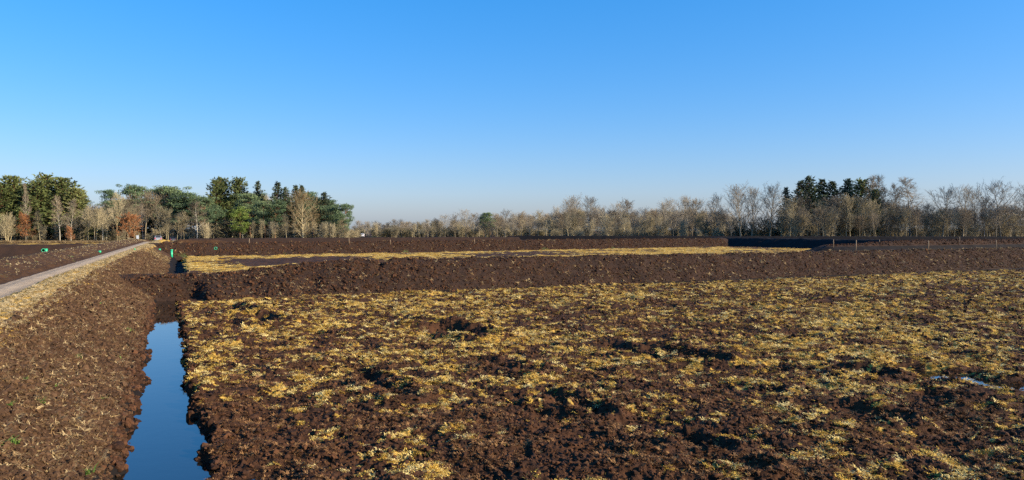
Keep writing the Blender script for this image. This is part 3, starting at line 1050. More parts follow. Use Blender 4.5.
G_MID = 'bare trees of the distant wood in the middle'
W1 = {'oak': 'far rounded bare tree', 'dusky': 'far dusky bare tree', 'poplar': 'far upright bare tree', 'olive': 'far slim bare tree'}
run(['oak', 'dusky', 'oak', 'poplar', 'dusky'], [361, 368, 377, 388, 395, 402, 409, 418, 428], [223, 221, 220.5, 222, 219, 219, 221, 221, 219], 350, W1, 'the leaning pines', G_MID, 1.35)
run(['dusky', 'oak', 'poplar', 'oak', 'dusky', 'poplar'], [437, 445, 455, 466, 473, 479], [218, 214, 214, 209, 213, 214], 325, W1, 'the gap after the far low trees', G_MID, 1.35)
tree('pine', 484, 213, 320, 'left of two small green pines among the far bare trees', G_MID, 0.9)
tree('pine', 490, 212.5, 322, 'right of two small green pines among the far bare trees', G_MID, 0.9)
run(['dusky', 'oak', 'poplar', 'dusky', 'oak', 'olive'], [497, 505, 513, 521, 530, 538, 545], [213, 209, 213, 211, 214, 210, 213], 300, W1, 'the two small far pines', G_MID, 1.3)
G_MID2 = 'bare trees right of the middle'
W2 = {'poplar': 'tall pale upright tree', 'oak': 'rounded bare tree', 'dusky': 'dusky bare tree', 'olive': 'slim tan tree', 'birch': 'thin birch'}
run(['poplar', 'oak', 'poplar', 'poplar'], [557, 567, 577, 590], [206, 199, 195, 196.5], 268, W2, 'the dark evergreen gap in the far row', G_MID2, 1.25)
run(['poplar', 'dusky', 'oak', 'dusky', 'oak'], [602, 611, 619, 629, 641], [206, 209, 202, 199, 207], 268, W2, 'the tall pale upright group', G_MID2, 1.25)
run(['dusky', 'poplar', 'oak', 'poplar', 'dusky'], [652, 662, 672, 684, 696], [208, 201, 198, 196, 198], 250, W2, 'the dip in the middle tree line', G_MID2, 1.25)
run(['poplar', 'dusky'], [714, 724], [194, 208], 240, W2, 'the reddish twigged trees', G_MID2, 1.2)

G_R = 'trees of the wood on the right'
RIGHT = [
    ('poplar', 741, 184, 222, 1.15, 'left of the two tall rounded pale trees over the grass gap'),
    ('poplar', 752, 187, 224, 1.0, 'tree grown into the right side of the left tall pale tree'),
    ('poplar', 770, 183, 222, 1.2, 'right of the two tall rounded pale trees over the grass gap'),
    ('oak', 731, 212, 218, 0.8, 'low dark bare tree left of the two tall pale trees'),
    ('spruce', 786, 188, 228, 0.9, 'first small dark spruce right of the tall pale trees'),
    ('spruce', 800, 181, 226, 1.35, 'broad dark spruce left of the highest spiky spruce'),
    ('spruce', 811, 177, 227, 1.3, 'highest spiky dark spruce in the right wood'),
    ('spruce', 822, 180, 229, 1.3, 'dark spruce directly right of the highest spruce'),
    ('spruce', 833, 182, 228, 1.45, 'second dark spruce right of the highest spruce'),
    ('spruce', 846, 180, 228, 1.3, 'third dark spruce right of the highest spruce'),
    ('fir', 859, 180, 226, 1.0, 'olive topped fir at the right end of the spruce row'),
    ('birch', 867, 176, 224, 1.0, 'tallest thin birch topping the right end of the spruces'),
    ('birch', 875, 176, 226, 1.0, 'twin thin birch right of the tallest thin birch'),
    ('fir', 874, 190, 224, 0.7, 'short green fir below the twin thin birches'),
    ('birch', 886, 186, 222, 1.0, 'reddish birch between the twin birches and the lone pointed birch'),
    ('birch', 895, 184, 222, 1.0, 'second reddish birch left of the lone pointed birch'),
    ('birch', 910, 178, 218, 1.5, 'lone pointed pale birch standing clear in the sky gap'),
    ('olive', 790, 197, 212, 1.1, 'tan bushy tree in front of the first small dark spruce'),
    ('dusky', 800, 194, 214, 0.9, 'rounded tan tree in front of the broad dark spruce'),
    ('olive', 824, 199, 212, 1.1, 'olive bushy tree below the highest spruce'),
    ('dusky', 835, 194, 212, 1.0, 'rounded tan brown tree in front of the spruce row'),
    ('olive', 846, 194, 212, 1.1, 'olive yellow tree right of the rounded tan brown tree'),
    ('olive', 862, 196, 210, 1.0, 'yellowish trunked tree below the olive topped fir'),
    ('olive', 876, 199, 212, 1.0, 'yellowish trunked tree below the twin birches'),
    ('dusky', 926, 203, 216, 0.9, 'low dusky tree right of the lone pointed birch'),
    ('oak', 942, 186, 212, 1.15, 'wide spreading oak with forked trunk right of the pointed birch'),
    ('oak', 963, 185, 214, 0.95, 'oak in the middle of the three open crowns at right'),
    ('oak', 975, 187, 216, 0.8, 'narrow oak squeezed between two larger open crowns'),
    ('oak', 1001, 180, 208, 1.15, 'great oak with fan of limbs near the right edge'),
    ('dusky', 987, 196, 216, 0.9, 'dusky tree left behind the great fan limbed oak'),
    ('poplar', 1021, 185, 212, 0.9, 'upright tree cut by the right edge of the view'),
    ('oak', 1040, 186, 214, 1.0, 'bare oak just past the right edge of the view'),
]
for k, px, top, Y, wd, lab in RIGHT:
    tree(k, px, top, Y, lab, G_R, wd * 1.12)

# ---- lower trees and bushes that close the gaps, told apart by where they stand
ORD = ['first', 'second', 'third', 'fourth', 'fifth', 'sixth', 'seventh', 'eighth', 'ninth', 'tenth', 'eleventh', 'twelfth']


def band(kinds, x0, x1, n, top0, top1, Y0, Y1, lab, group, wide=1.0):
    seen = {}
    for i in range(n):
        px = x0 + (x1 - x0) * (i + random.uniform(0.1, 0.9)) / n
        k = kinds[i % len(kinds)]
        look = {'thicket': 'many stemmed bush', 'olive': 'slim tan tree', 'birch': 'thin pale birch', 'dusky': 'dusky bare tree', 'pine': 'pine', 'evergreen_shrub': 'dark evergreen bush'}[k]
        c = seen[k] = seen.get(k, -1) + 1
        tree(k, px, random.uniform(top0, top1), random.uniform(Y0, Y1), '%s %s from the left %s' % (ORD[c], look, lab), group, wide * random.uniform(0.85, 1.15))


band(['thicket', 'olive'], -10, 90, 12, 219, 227, 193, 202, 'below the dense firs', 'undergrowth below the dense firs')
band(['olive', 'dusky', 'birch'], 84, 140, 8, 203, 214, 196, 210, 'in the gap between firs and track', 'thin trees left of the track end')
band(['olive', 'thicket', 'birch'], 162, 350, 26, 217, 225, 192, 202, 'along the foot of the pines', 'thin trees below the pines')
band(['pine'], 165, 335, 12, 198, 208, 212, 228, 'in the back row of the left wood', 'pines further back in the left wood')
band(['dusky', 'olive', 'thicket'], 356, 548, 26, 219, 226, 300, 340, 'low in the far hazy middle wood', 'low far trees in the middle', 1.1)
band(['olive', 'thicket', 'dusky'], 545, 730, 30, 211, 221, 226, 262, 'low in the tree line right of the middle', 'low slim trees right of the middle', 1.1)
band(['olive', 'thicket', 'dusky'], 778, 905, 27, 204, 216, 205, 222, 'below the dark spruces', 'slim trees below the dark spruces')
band(['olive', 'thicket', 'dusky'], 905, 1030, 24, 206, 218, 204, 224, 'below the open oaks on the right', 'slim trees below the open oaks')
band(['thicket', 'evergreen_shrub'], 726, 782, 8, 214, 222, 226, 238, 'behind the two tall pale trees', 'bushes behind the two tall pale trees')


# ---- woodland further back: reads as one mass
def mass(name, kinds, n, x0, x1, top, Y0, Y1, wide=1.2):
    src, H = [], []
    for k in kinds:
        for h, parts in PROTO[k]:
            vs, fs, ms = [], [], []
            me = bpy.data.meshes.new('woodland_' + k)
            mats = []
            for pn, pm in parts:
                b0 = len(vs)
                vs += [tuple(v.co) for v in pm.vertices]
                fs += [tuple(b0 + q for q in p.vertices) for p in pm.polygons]
                ms += [len(mats)] * len(pm.polygons)
                mats.append(pm.materials[0])
            me.from_pydata(vs, [], fs)
            for x in mats:
                me.materials.append(x)
            me.polygons.foreach_set('material_index', ms)
            src.append(me)
            H.append(h)
    H = np.array(H)
    pick = rng.integers(0, len(src), n)
    px = rng.uniform(x0, x1, n)
    Y = rng.uniform(Y0, Y1, n)
    tp = np.interp(px, *top) + rng.uniform(0, 9, n)
    h = EYE + (HOR - tp) * Y / F
    s = h / H[pick]
    pts = np.stack([(px - 512) / F * Y, Y, np.zeros(n)], 1)
    rot = np.stack([np.zeros(n), np.zeros(n), rng.uniform(0, 6.28, n)], 1)
    scatter(name, pts, rot, np.stack([s * wide, s * wide, s], 1), pick, src)


mass('woodland', ['pine', 'fir', 'dusky', 'pine'], 210, -160, 345, ([-160, 0, 80, 90, 110, 140, 165, 210, 250, 330, 345], [183, 184, 189, 209, 200, 197, 195, 194, 191, 200, 216]), 222, 275)
mass('woodland', ['dusky', 'oak', 'olive'], 230, 352, 560, ([352, 430, 500, 560], [224, 220, 216, 212]), 350, 430)
mass('woodland', ['dusky', 'olive', 'poplar'], 170, 548, 735, ([548, 580, 640, 690, 735], [213, 205, 211, 206, 214]), 270, 310)
mass('woodland', ['dusky', 'olive', 'birch'], 120, 776, 1180, ([776, 800, 880, 930, 1000, 1180], [212, 196, 198, 206, 203, 200]), 226, 262)
mass('undergrowth', ['thicket', 'thicket', 'evergreen_shrub'], 330, -120, 356, ([-120, 356], [228, 228]), 198, 240, 1.7)
mass('undergrowth', ['thicket', 'thicket', 'evergreen_shrub'], 220, 356, 560, ([352, 560], [227, 226]), 320, 360, 1.8)
mass('undergrowth', ['thicket'], 420, 548, 1160, ([548, 1160], [226, 225]), 232, 268, 1.7)

# ------------------------------------------------------------------ grass, clods, litter
def clod_mesh(name, seed, material, flat=0.7, sub=2):
    import bmesh
    bm = bmesh.new()
    bmesh.ops.create_icosphere(bm, subdivisions=sub, radius=0.5)
    rs = np.random.default_rng(seed)
    o = rs.uniform(0, 50, 2)
    for vtx in bm.verts:
        p = vtx.co
        k = 1 + 0.45 * float(perlin(np.array([p.x * 2.2 + o[0]]), np.array([p.y * 2.2 + p.z * 1.7 + o[1]]))[0]) \
            + 0.30 * float(perlin(np.array([p.x * 5 + p.z * 3 + o[1]]), np.array([p.y * 5 - p.z * 4 + o[0]]))[0])
        vtx.co = Vector((p.x * k * 1.15, p.y * k, p.z * k * flat))
    me = bpy.data.meshes.new(name)
    bm.to_mesh(me)
    bm.free()
    me.materials.append(M[material])
    return me


def tuft_mesh(name, seed, n, length, width, lie, material, spread=0.22):
    """a tuft of bent blades; lie 0 upright .. 1 flat"""
    rnd = random.Random(seed)
    vs, fs = [], []
    for i in range(n):
        g = rnd.uniform(0, 6.283)
        o = Vector((rnd.gauss(0, spread), rnd.gauss(0, spread * 0.7), 0)) * length
        out = Vector((math.cos(g), math.sin(g), 0))
        side = Vector((-out.y, out.x, 0)) * width * 0.5
        L = length * rnd.uniform(0.6, 1.2)
        e = lie * rnd.uniform(0.7, 1.15)
        p1 = o + out * L * 0.35 * e + Vector((0, 0, L * 0.42 * (1.15 - e)))
        p2 = o + out * L * (0.35 + 0.6 * e) + Vector((0, 0, L * (0.42 * (1.15 - e) + 0.45 * (0.75 - e) + 0.04)))
        k = len(vs)
        vs += [tuple(o - side), tuple(o + side), tuple(p1 - side * .8), tuple(p1 + side * .8), tuple(p2)]
        fs += [(k, k + 1, k + 3, k + 2), (k + 2, k + 3, k + 4)]
    return new_mesh(name, vs, fs, [material], False)


CL = [clod_mesh('peat_clod', k, 'clod') for k in range(5)]
CLS = [clod_mesh('slope_clod', 20 + k, 'slope_clod', 0.6) for k in range(4)]
TU = [tuft_mesh('straw_tuft', k, 44, 0.065, 0.012, 0.80, 'straw', 0.95) for k in range(5)]
LI = [tuft_mesh('litter_bits', 30 + k, 7, 0.10, 0.011, 0.95, 'litter') for k in range(4)]
RU = [tuft_mesh('russet_bits', 70 + k, 14, 0.09, 0.012, 0.8, 'russet') for k in range(4)]
VG = [tuft_mesh('verge_grass', 40 + k, 30, 0.16, 0.011, 0.65, 'verge') for k in range(4)]
DG = [tuft_mesh('dry_grass_tuft', 50 + k, 34, 0.75, 0.030, 0.40, 'drygrass') for k in range(3)]


def polar(n, r0, r1, a0, a1, p=1.0):
    r = r0 + (r1 - r0) * rng.random(n) ** p
    a = np.radians(rng.uniform(a0, a1, n))
    x, y = r * np.sin(a), r * np.cos(a)
    u, v = uv(x, y)
    return x, y, u, v, r


def spin(n, tilt=0.0):
    return np.stack([rng.normal(0, tilt, n), rng.normal(0, tilt, n), rng.uniform(0, 6.283, n)], 1)


# peat clods on the near field
x, y, u, v, r = polar(110000, 6.5, 85, -28, 44, 1.7)
ok = (v > right_bank(u) + 0.12) & (u < 36.4) & (u > 3.5)
x, y, u, v, r = [q[ok] for q in (x, y, u, v, r)]
z = field_z(x, y, u, v)
ok = seg_dist(x, y, PUD_A, PUD_B)[0] > 0.5
x, y, u, v, r, z = [q[ok] for q in (x, y, u, v, r, z)]
n = len(x)
s = np.clip(rng.lognormal(-3.25, 0.42, n), 0.018, 0.14) * (0.70 + 0.020 * np.minimum(r, 45))
scatter('peat_clods', np.stack([x, y, z + s * 0.12], 1), spin(n, 0.5), s, rng.integers(0, 5, n), CL)

# bleached grass on the near field
x, y, u, v, r = polar(230000, 6.5, 85, -28, 44, 1.6)
st = field_straw(x, y, u, v) + rng.normal(0, 0.10, len(x))
ok = (v > right_bank(u) + 0.2) & (u < 36.2) & (u > 3.5) & (st > 0.585)
x, y, u, v, r = [q[ok] for q in (x, y, u, v, r)]
z = field_z(x, y, u, v)
ok = z > -0.11
x, y, u, v, r, z = [q[ok] for q in (x, y, u, v, r, z)]
n = len(x)
s = rng.uniform(0.45, 1.05, n) * (0.75 + 0.02 * np.minimum(r, 45))
scatter('dead_grass', np.stack([x, y, z + 0.004], 1), spin(n, 0.25), s, rng.integers(0, 5, n), TU)

# russet litter between the tufts
x, y, u, v, r = polar(130000, 6.5, 75, -28, 44, 1.5)
ok = (v > right_bank(u) + 0.3) & (u < 36.2) & (u > 3.5) & (fbm(x, y, 1.3, 3) + rng.normal(0, 0.25, len(x)) > 0.0)
x, y, u, v, r = [q[ok] for q in (x, y, u, v, r)]
n = len(x)
scatter('russet_litter', np.stack([x, y, field_z(x, y, u, v) + 0.01], 1), spin(n, 0.3), rng.uniform(0.5, 1.1, n) * (0.75 + 0.02 * np.minimum(r, 45)), rng.integers(0, 4, n), RU)

# straw on the second field
x, y, u, v, r = polar(60000, 48, 200, -28, 30, 1.0)
st = field_straw(x, y, u, v) + rng.normal(0, 0.10, len(x))
ok = (v > 1.6) & (v < 103) & (u > 44) & (u - 0.12 * v < 99.3) & (st > 0.55)
x, y, u, v, r = [q[ok] for q in (x, y, u, v, r)]
n = len(x)
scatter('straw_stubble', np.stack([x, y, field_z(x, y, u, v)], 1), spin(n, 0.1), rng.uniform(1.4, 2.6, n), rng.integers(0, 5, n), TU)

# clods and litter on the slope of the left bank
def slope_points(n, u0, u1, v0, v1, p=1.6):
    u = u0 + (u1 - u0) * rng.random(n) ** p
    v = rng.uniform(v0, v1, n)
    x, y = xy(u, v + bend_v(u))
    return x, y, u, v, left_bank_z(u, v)


def slope_spin(n, tilt):
    q = spin(n, tilt)
    return q


x, y, u, v, z = slope_points(52000, 6, 75, -3.0, -0.62)
n = len(x)
s = np.clip(rng.lognormal(-3.2, 0.42, n), 0.02, 0.14) * (0.75 + 0.02 * u)
scatter('slope_clods', np.stack([x, y, z + s * 0.08], 1), spin(n, 0.6), s, rng.integers(0, 4, n), CLS)
x, y, u, v, z = slope_points(27000, 6, 90, -3.1, -0.8)
n = len(x)
k = fbm(x, y, 1.6, 2) + rng.normal(0, 0.3, n) > -0.1
x, y, u, v, z = [q[k] for q in (x, y, u, v, z)]
n = len(x)
rt = spin(n, 0.3)
scatter('litter', np.stack([x, y, z + 0.012], 1), rt, rng.uniform(0.5, 1.3, n) * (0.8 + 0.015 * u), rng.integers(0, 4, n), LI)
# verge grass along the track and on the far side of it
x, y, u, v, z = slope_points(22000, 8, 130, -4.35, -2.75, 1.5)
n = len(x)
scatter('verge_grass', np.stack([x, y, z], 1), spin(n, 0.25), rng.uniform(0.4, 1.0, n) * (0.65 + 0.004 * u), rng.integers(0, 4, n), VG)
x, y, u, v, z = slope_points(4500, 14, 190, -9.0, -6.8, 1.4)
n = len(x)
scatter('verge_grass', np.stack([x, y, z], 1), spin(n, 0.25), rng.uniform(0.35, 0.9, n) * (0.65 + 0.004 * u), rng.integers(0, 4, n), [*VG[:2], *LI[:2]])

# clods on the face of the near cross bank, small tufts too
vv = rng.uniform(-2, 95, 30000)
uu = 36.7 + rng.uniform(-0.1, 3.6, 30000)


def surface_z(obj_name, x, y):
    from mathutils.bvhtree import BVHTree
    o = bpy.data.objects[obj_name]
    bv = BVHTree.FromPolygons([tuple(q.co) for q in o.data.vertices], [tuple(p.vertices) for p in o.data.polygons])
    out = np.full(len(x), np.nan)
    for i in range(len(x)):
        h = bv.ray_cast(Vector((float(x[i]), float(y[i]), 8)), Vector((0, 0, -1)))
        if h[0] is not None:
            out[i] = h[0].z
    return out


x, y = xy(uu, vv)
z = surface_z('earth_bank.001', x, y)
ok = ~np.isnan(z) & (z > 0.0)
x, y, z, vv = x[ok], y[ok], z[ok], vv[ok]
n = len(x)
s = np.clip(rng.lognormal(-3.0, 0.45, n), 0.03, 0.22) * np.where(vv < 14, 1.3, 1.0)
scatter('bank_clods', np.stack([x, y, z + s * 0.1], 1), spin(n, 0.5), s, rng.integers(0, 5, n), CL)
k = rng.random(n) < 0.14
scatter('bank_litter', np.stack([x, y, z + 0.03], 1)[k], spin(k.sum(), 0.4), rng.uniform(1.0, 2.2, k.sum()), rng.integers(0, 4, k.sum()), LI)

vv = rng.uniform(-1, 104, 12000)
uu = 100 + 0.12 * vv + rng.uniform(-0.1, 3.4, 12000)
x, y = xy(uu, vv)
z = surface_z('earth_bank.002', x, y)
ok = ~np.isnan(z) & (z > 0.0)
x, y, z = x[ok], y[ok], z[ok]
n = len(x)
s = np.clip(rng.lognormal(-2.3, 0.45, n), 0.05, 0.35)
scatter('bank_clods', np.stack([x, y, z + s * 0.1], 1), spin(n, 0.5), s, rng.integers(0, 5, n), CL)
k = rng.random(n) < 0.10
scatter('bank_litter', np.stack([x, y, z + 0.03], 1)[k], spin(k.sum(), 0.4), rng.uniform(1.5, 3.5, k.sum()), rng.integers(0, 4, k.sum()), LI)

vv = rng.uniform(69, 130, 9000)
uu = 60 + rng.uniform(-0.1, 4.0, 9000)
x, y = xy(uu, vv)
z = surface_z('earth_bank.005', x, y)
ok = ~np.isnan(z) & (z > 1.32)
x, y, z = x[ok], y[ok], z[ok]
n = len(x)
s = np.clip(rng.lognormal(-2.4, 0.45, n), 0.05, 0.32)
scatter('bank_clods', np.stack([x, y, z + s * 0.1], 1), spin(n, 0.5), s, rng.integers(0, 5, n), CL)

# mud clods on both edges of the ditch
n = 5200
u = 7 + 33 * rng.random(n) ** 1.3
sd_ = rng.random(n) < 0.55
v = np.where(sd_, right_bank(u) + rng.uniform(-0.05, 0.42, n), -0.62 + rng.normal(0, 0.12, n))
x, y = xy(u, v)
z = np.where(sd_, field_z(x, y, u, v), left_bank_z(u, v))
ok = z > -0.28
x, y, z = x[ok], y[ok], z[ok]
n = len(x)
s = np.clip(rng.lognormal(-2.6, 0.4, n), 0.03, 0.22)
scatter('ditch_mud_clods', np.stack([x, y, z], 1), spin(n, 0.5), s, rng.integers(0, 5, n), CL)

# dry grass along the wood edges
px = rng.uniform(-60, 352, 5200)
Y = rng.uniform(183, 199, 5200)
scatter('dry_grass', np.stack([(px - 512) / F * Y, Y, np.zeros_like(Y)], 1), spin(5200, 0.1), rng.uniform(0.6, 1.5, 5200), rng.integers(0, 3, 5200), DG)
px = rng.uniform(640, 1060, 3600)
Y = rng.uniform(200, 222, 3600)
scatter('dry_grass', np.stack([(px - 512) / F * Y, Y, np.zeros_like(Y)], 1), spin(3600, 0.1), rng.uniform(0.8, 1.8, 3600), rng.integers(0, 3, 3600), DG)

# ------------------------------------------------------------------ countable small things
SPR = [tuft_mesh('grass_sprig', 60 + k, 22, 0.15, 0.013, 0.55, 'sprig') for k in range(3)]
SPOTS = [(23, 381, 'bright green sprig low on the bank slope, leftmost of a pair'), (54, 387, 'green sprig low on the bank slope, right of a brighter one'),
         (76, 358, 'large green sprig midway up the bank slope'), (100, 400, 'bright green sprig above the lower ditch edge'),
         (98, 304, 'green sprig high on the bank near the track verge'), (128, 331, 'upper of two green sprigs nearest the ditch'),
         (131, 343, 'lower of two green sprigs nearest the ditch'), (38, 403, 'dull green sprig below the leftmost pair'),
         (8, 445, 'wide green sprig in the lower left corner of the slope'), (7, 406, 'green sprig at the left edge of the slope'),
         (116, 358, 'pale green sprig between the large sprig and the ditch'), (86, 476, 'green sprig at the bottom of the slope')]


def slope_hit(px, py):
    for k in range(1700):
        Y = 6 * 1.002 ** k
        X = (px - 512) / F * Y
        Z = EYE - (py - HOR) / F * Y
        u_, v_ = uv(X, Y)
        v_ -= float(bend_v(np.array([u_]))[0])
        if -12 < v_ < 0 and Z <= float(left_bank_z(np.array([u_]), np.array([v_]))[0]):
            return X, Y, Z
    return None


for i, (px, py, lab) in enumerate(SPOTS):
    h = slope_hit(px, py)
    if h is None:
        continue
    o = link('grass_sprig', SPR[i % 3])
    o.location = (h[0], h[1], h[2] - 0.01)
    o.rotation_euler = (0, 0, i * 1.3)
    s_ = 0.9 + 0.5 * ((i * 7) % 3) / 2
    o.scale = (s_ * 1.2, s_ * 1.2, s_)
    tag(o, lab, 'grass sprig', 'green sprigs on the bank slope')


def ring_mesh(name, r0, r1, L, material, n=20, closed=False):
    """pipe along +Z with wall thickness"""
    vs, fs = [], []
    for (rad, zz) in ((r1, 0), (r1, L), (r0, L), (r0, 0.0)):
        vs += [(rad * math.cos(2 * math.pi * k / n), rad * math.sin(2 * math.pi * k / n), zz) for k in range(n)]
    for a_ in range(4):
        b_ = (a_ + 1) % 4
        fs += [(a_ * n + k, a_ * n + (k + 1) % n, b_ * n + (k + 1) % n, b_ * n + k) for k in range(n)]
    if closed:
        fs.append(tuple(2 * n + k for k in range(n)))
    return new_mesh(name, vs, fs, [material])


def empty(name, loc, rz=0.0):
    e = bpy.data.objects.new(name, None)
    COL.objects.link(e)
    e.empty_display_size = 0.3
    e.location = loc
    e.rotation_euler = (0, 0, rz)
    return e


def standpipe(loc, h, label, r=0.11):
    e = empty('standpipe', loc)
    link('pipe', ring_mesh('standpipe_pipe', r * 0.88, r, h, 'green_plastic'), e)
    c_ = link('collar', ring_mesh('standpipe_collar', r * 1.01, r * 1.18, 0.12, 'green_plastic'), e)
    c_.location = (0, 0, h - 0.14)
    p_ = link('cap', ring_mesh('standpipe_cap', r * 0.2, r * 0.87, 0.02, 'green_plastic', closed=True), e)
    p_.location = (0, 0, h - 0.05)
    tag(e, label, 'standpipe', 'green plastic drain fittings')
    return e


def drain_pipe(loc, rz, label, r=0.16, L=1.6, tilt=0.12):
    e = empty('drain_pipe', loc, rz)
    vs = MB()
    pp = [Vector((-L + L * i / 16, 0, -tilt * (L - L * i / 16))) for i in range(17)]
    vs.tube(pp, [r * (0.96 if i % 2 else 0.86) for i in range(17)], 16)
    link('pipe', vs.mesh('drain_pipe_pipe', 'black_plastic'), e)
    o = link('collar', ring_mesh('drain_pipe_collar', r * 0.82, r * 1.08, 0.16, 'green_plastic'), e)
    o.rotation_euler = (0, R(90), 0)
    o.location = (-0.10, 0, 0)
    tag(e, label, 'drain pipe', 'green plastic drain fittings')
    return e


Y = 88.0
standpipe((at(171.5, Y), Y, EYE - 30 * Y / F), 1.30, 'tall green standpipe at the end of the far ditch', 0.13)
Y = 80.0
standpipe((at(46, Y), Y, EYE - 23.6 * Y / F - 0.15), 0.70, 'short thick green standpipe in the dark field left of the track', 0.14)
drain_pipe((at(43.2, Y - .3), Y - .3, EYE - 20.2 * Y / F), R(-55), 'black drain pipe with green collar beside the short standpipe', 0.18, 1.5, 0.35)
Y = 90.0
drain_pipe((at(215.6, Y), Y, EYE - 18.3 * Y / F), R(-70), 'black drain pipe with green ring sticking out of the far bank', 0.17, 1.4, 0.0)
h = slope_hit(99.6, 252.3)
if h:
    standpipe((h[0], h[1], h[2] - 0.1), 0.26, 'stubby green pipe end on the bank left of the track', 0.11)
h = slope_hit(159.5, 250)
if h:
    standpipe((h[0], h[1], h[2] - 0.12), 0.27, 'stubby green pipe end on the bank crest right of the track', 0.12)
h = slope_hit(134.7, 250.5)
if h:
    standpipe((h[0], h[1], h[2] - 0.05), 0.24, 'tiny green pipe end in the verge right of the track', 0.04)


def stake(px, top, bot, Y, label):
    s_ = Y / F
    zb, zt = EYE - (bot - HOR) * s_, EYE - (top - HOR) * s_
    mb = MB()
    pts = [Vector((0, 0, -0.25)), Vector((0.005, 0, (zt - zb) * 0.5)), Vector((0.012, 0.01, zt - zb - 0.04)), Vector((0.012, 0.01, zt - zb))]
    mb.tube(pts, [0.035, 0.036, 0.034, 0.018], 6, True)
    o = link('wooden_stake', mb.mesh('wooden_stake', 'wood'))
    o.location = (at(px, Y), Y, zb)
    o.rotation_euler = (random.uniform(-.04, .04), random.uniform(-.04, .04), random.uniform(0, 3))
    tag(o, label, 'stake', 'marker stakes in the peat')


stake(833.5, 239.3, 245.5, 88, 'thin stake before the dark bank, leftmost of the right group')
stake(856, 240, 249, 58.5, 'stake on the near cross bank below the spruces')
stake(879.5, 239.5, 243.5, 95, 'small dark stake between the lower and upper right banks')
stake(928.5, 240.5, 247.5, 61, 'palest stake on the near cross bank at right')
stake(996.5, 240, 247, 62, 'rightmost stake on the near cross bank')
stake(959.6, 236.6, 241, 97, 'stake on the upper bank below the wide spreading oak')
stake(769.5, 243, 247, 150, 'short pale stake in front of the dark bank')
stake(349, 238, 243.5, 105, 'stake on the far bank below the outermost pine')
stake(390.5, 239.6, 243, 108, 'second stake on the far bank right of the outermost pine')
stake(474.5, 238.5, 242.5, 114, 'stake on the far bank left of the pale bank end')
stake(249, 238.5, 244, 98, 'thin stake on the far bank below the bright green pine')


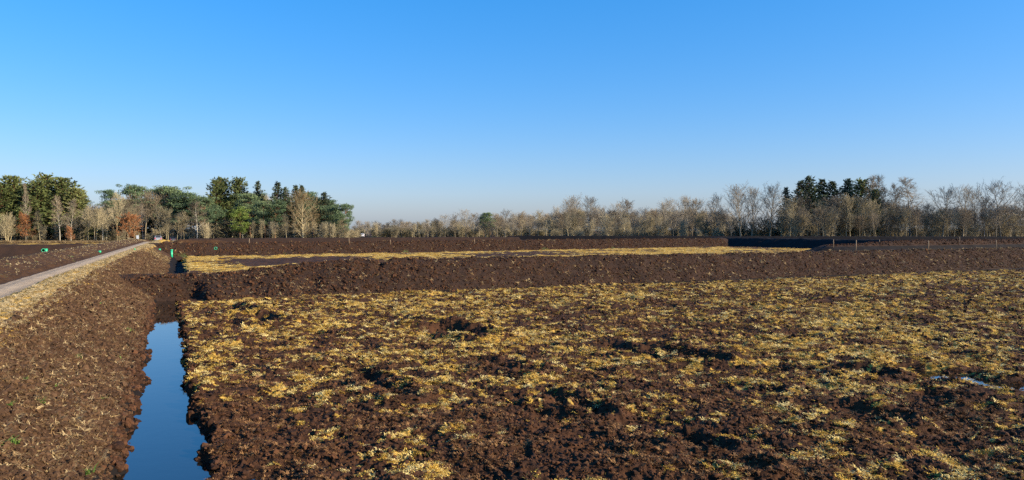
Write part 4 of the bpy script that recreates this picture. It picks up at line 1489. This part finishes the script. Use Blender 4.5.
# ------------------------------------------------------------------ vehicles at the end of the track
def car(loc, rz, paint, label, tall=1.0):
    e = empty('parked_car', loc, rz)           # rear faces -Y
    prof = [(-2.05, 0.32), (-2.12, 0.62), (-2.08, 0.95), (-1.98, 1.00), (-1.62, 1.42), (-0.9, 1.50), (0.15, 1.47), (0.95, 0.98), (1.85, 0.86), (2.08, 0.66), (2.10, 0.36), (1.8, 0.24), (-1.8, 0.24)]
    vs, fs = [], []
    xs = [(-0.86, 0.93), (-0.80, 1.0), (0.80, 1.0), (0.86, 0.93)]
    n = len(prof)
    for x_, k in xs:
        for yy, zz in prof:
            ins = 0.17 * max(0.0, (zz - 0.95) / 0.55)
            vs.append((x_ - math.copysign(ins, x_), yy * (0.985 if k < 1 else 1), (0.3 + (zz - 0.3) * (0.97 if k < 1 else 1)) * tall))
    for a_ in range(3):
        for i in range(n):
            j = (i + 1) % n
            fs.append((a_ * n + i, a_ * n + j, (a_ + 1) * n + j, (a_ + 1) * n + i))
    fs.append(tuple(reversed(range(n))))
    fs.append(tuple(3 * n + i for i in range(n)))
    link('body', new_mesh('car_body', vs, fs, [paint], False), e)

    def quad(name, pts, material):
        d = (Vector(pts[1]) - Vector(pts[0])).cross(Vector(pts[2]) - Vector(pts[0])).normalized()
        f_ = [tuple(Vector(p) + d * 0.012) for p in pts]
        b_ = [tuple(Vector(p) - d * 0.02) for p in pts]
        return link(name, new_mesh(name, f_ + b_, [(0, 1, 2, 3), (7, 6, 5, 4), (0, 4, 5, 1), (1, 5, 6, 2), (2, 6, 7, 3), (3, 7, 4, 0)], [material], False), e)
    quad('rear_window', [(-0.60, -1.94, 1.05 * tall), (0.60, -1.94, 1.05 * tall), (0.54, -1.66, 1.38 * tall), (-0.54, -1.66, 1.38 * tall)], 'glass')
    quad('windscreen', [(0.58, 0.86, 1.04 * tall), (-0.58, 0.86, 1.04 * tall), (-0.54, 0.24, 1.42 * tall), (0.54, 0.24, 1.42 * tall)], 'glass')
    for sgn in (-1, 1):
        pts = [(sgn * 0.845, -1.6, 1.0 * tall), (sgn * 0.845, 0.7, 1.0 * tall), (sgn * 0.725, 0.1, 1.40 * tall), (sgn * 0.725, -1.3, 1.40 * tall)]
        quad('side_window', pts if sgn > 0 else pts[::-1], 'glass')
        quad('tail_light', [(sgn * 0.68 - 0.12, -2.12, 0.66 * tall), (sgn * 0.68 + 0.12, -2.12, 0.66 * tall), (sgn * 0.68 + 0.11, -2.09, 0.96 * tall), (sgn * 0.68 - 0.11, -2.09, 0.96 * tall)], 'lamp_red')
        for yy in (-1.28, 1.30):
            mb = MB()
            mb.tube([Vector((sgn * 0.66, yy, 0.31)), Vector((sgn * 0.87, yy, 0.31))], [0.31, 0.31], 20, True)
            w_ = link('wheel', mb.mesh('car_wheel', 'rubber'), e)
            mb = MB()
            mb.tube([Vector((sgn * 0.86, yy, 0.31)), Vector((sgn * 0.885, yy, 0.31))], [0.19, 0.17], 16, True)
            link('rim', mb.mesh('car_rim', 'rim'), w_)
    mb = MB()
    mb.box(-0.84, 0.84, -2.20, -2.02, 0.38 * tall, 0.60 * tall)
    link('bumper', mb.mesh('car_bumper', paint, False), e)
    mb = MB()
    mb.box(-0.26, 0.26, -2.215, -2.19, 0.44 * tall, 0.55 * tall)
    link('number_plate', mb.mesh('car_number_plate', 'board_white', False), e)
    tag(e, label, 'car', 'vehicles parked at the wood')
    return e


u_ = 206.0
X, Y = xy(u_, -5.5 + bend_v(u_))
car((X, Y, 0.34), R(27), 'paint_silver', 'silver car with red tail lights at the end of the track')
X, Y = xy(214.0, -2.6 + bend_v(214))
car((X, Y, 0.0), R(40), 'paint_dark', 'dark car right of the silver car at the end of the track')
car((at(362.5, 330), 330, 0), R(12), 'paint_white', 'far white car before the hazy trees in the middle', 1.12)

# white notice board left of the track end
Y = 186.0
e = empty('notice_board', (at(137.6, Y), Y, EYE - (241.5 - HOR) * Y / F), R(18))
for sx in (-0.22, 0.22):
    mb = MB()
    mb.tube([Vector((sx, 0, -0.6)), Vector((sx, 0, 1.75))], [0.04, 0.04], 8, True)
    link('post', mb.mesh('notice_post', 'wood'), e)
mb = MB()
mb.box(-0.30, 0.30, -0.075, -0.045, 0.55, 1.60)
link('panel', mb.mesh('notice_panel', 'board_white', False), e)
tag(e, 'small white notice board on posts left of the track end', 'notice board')
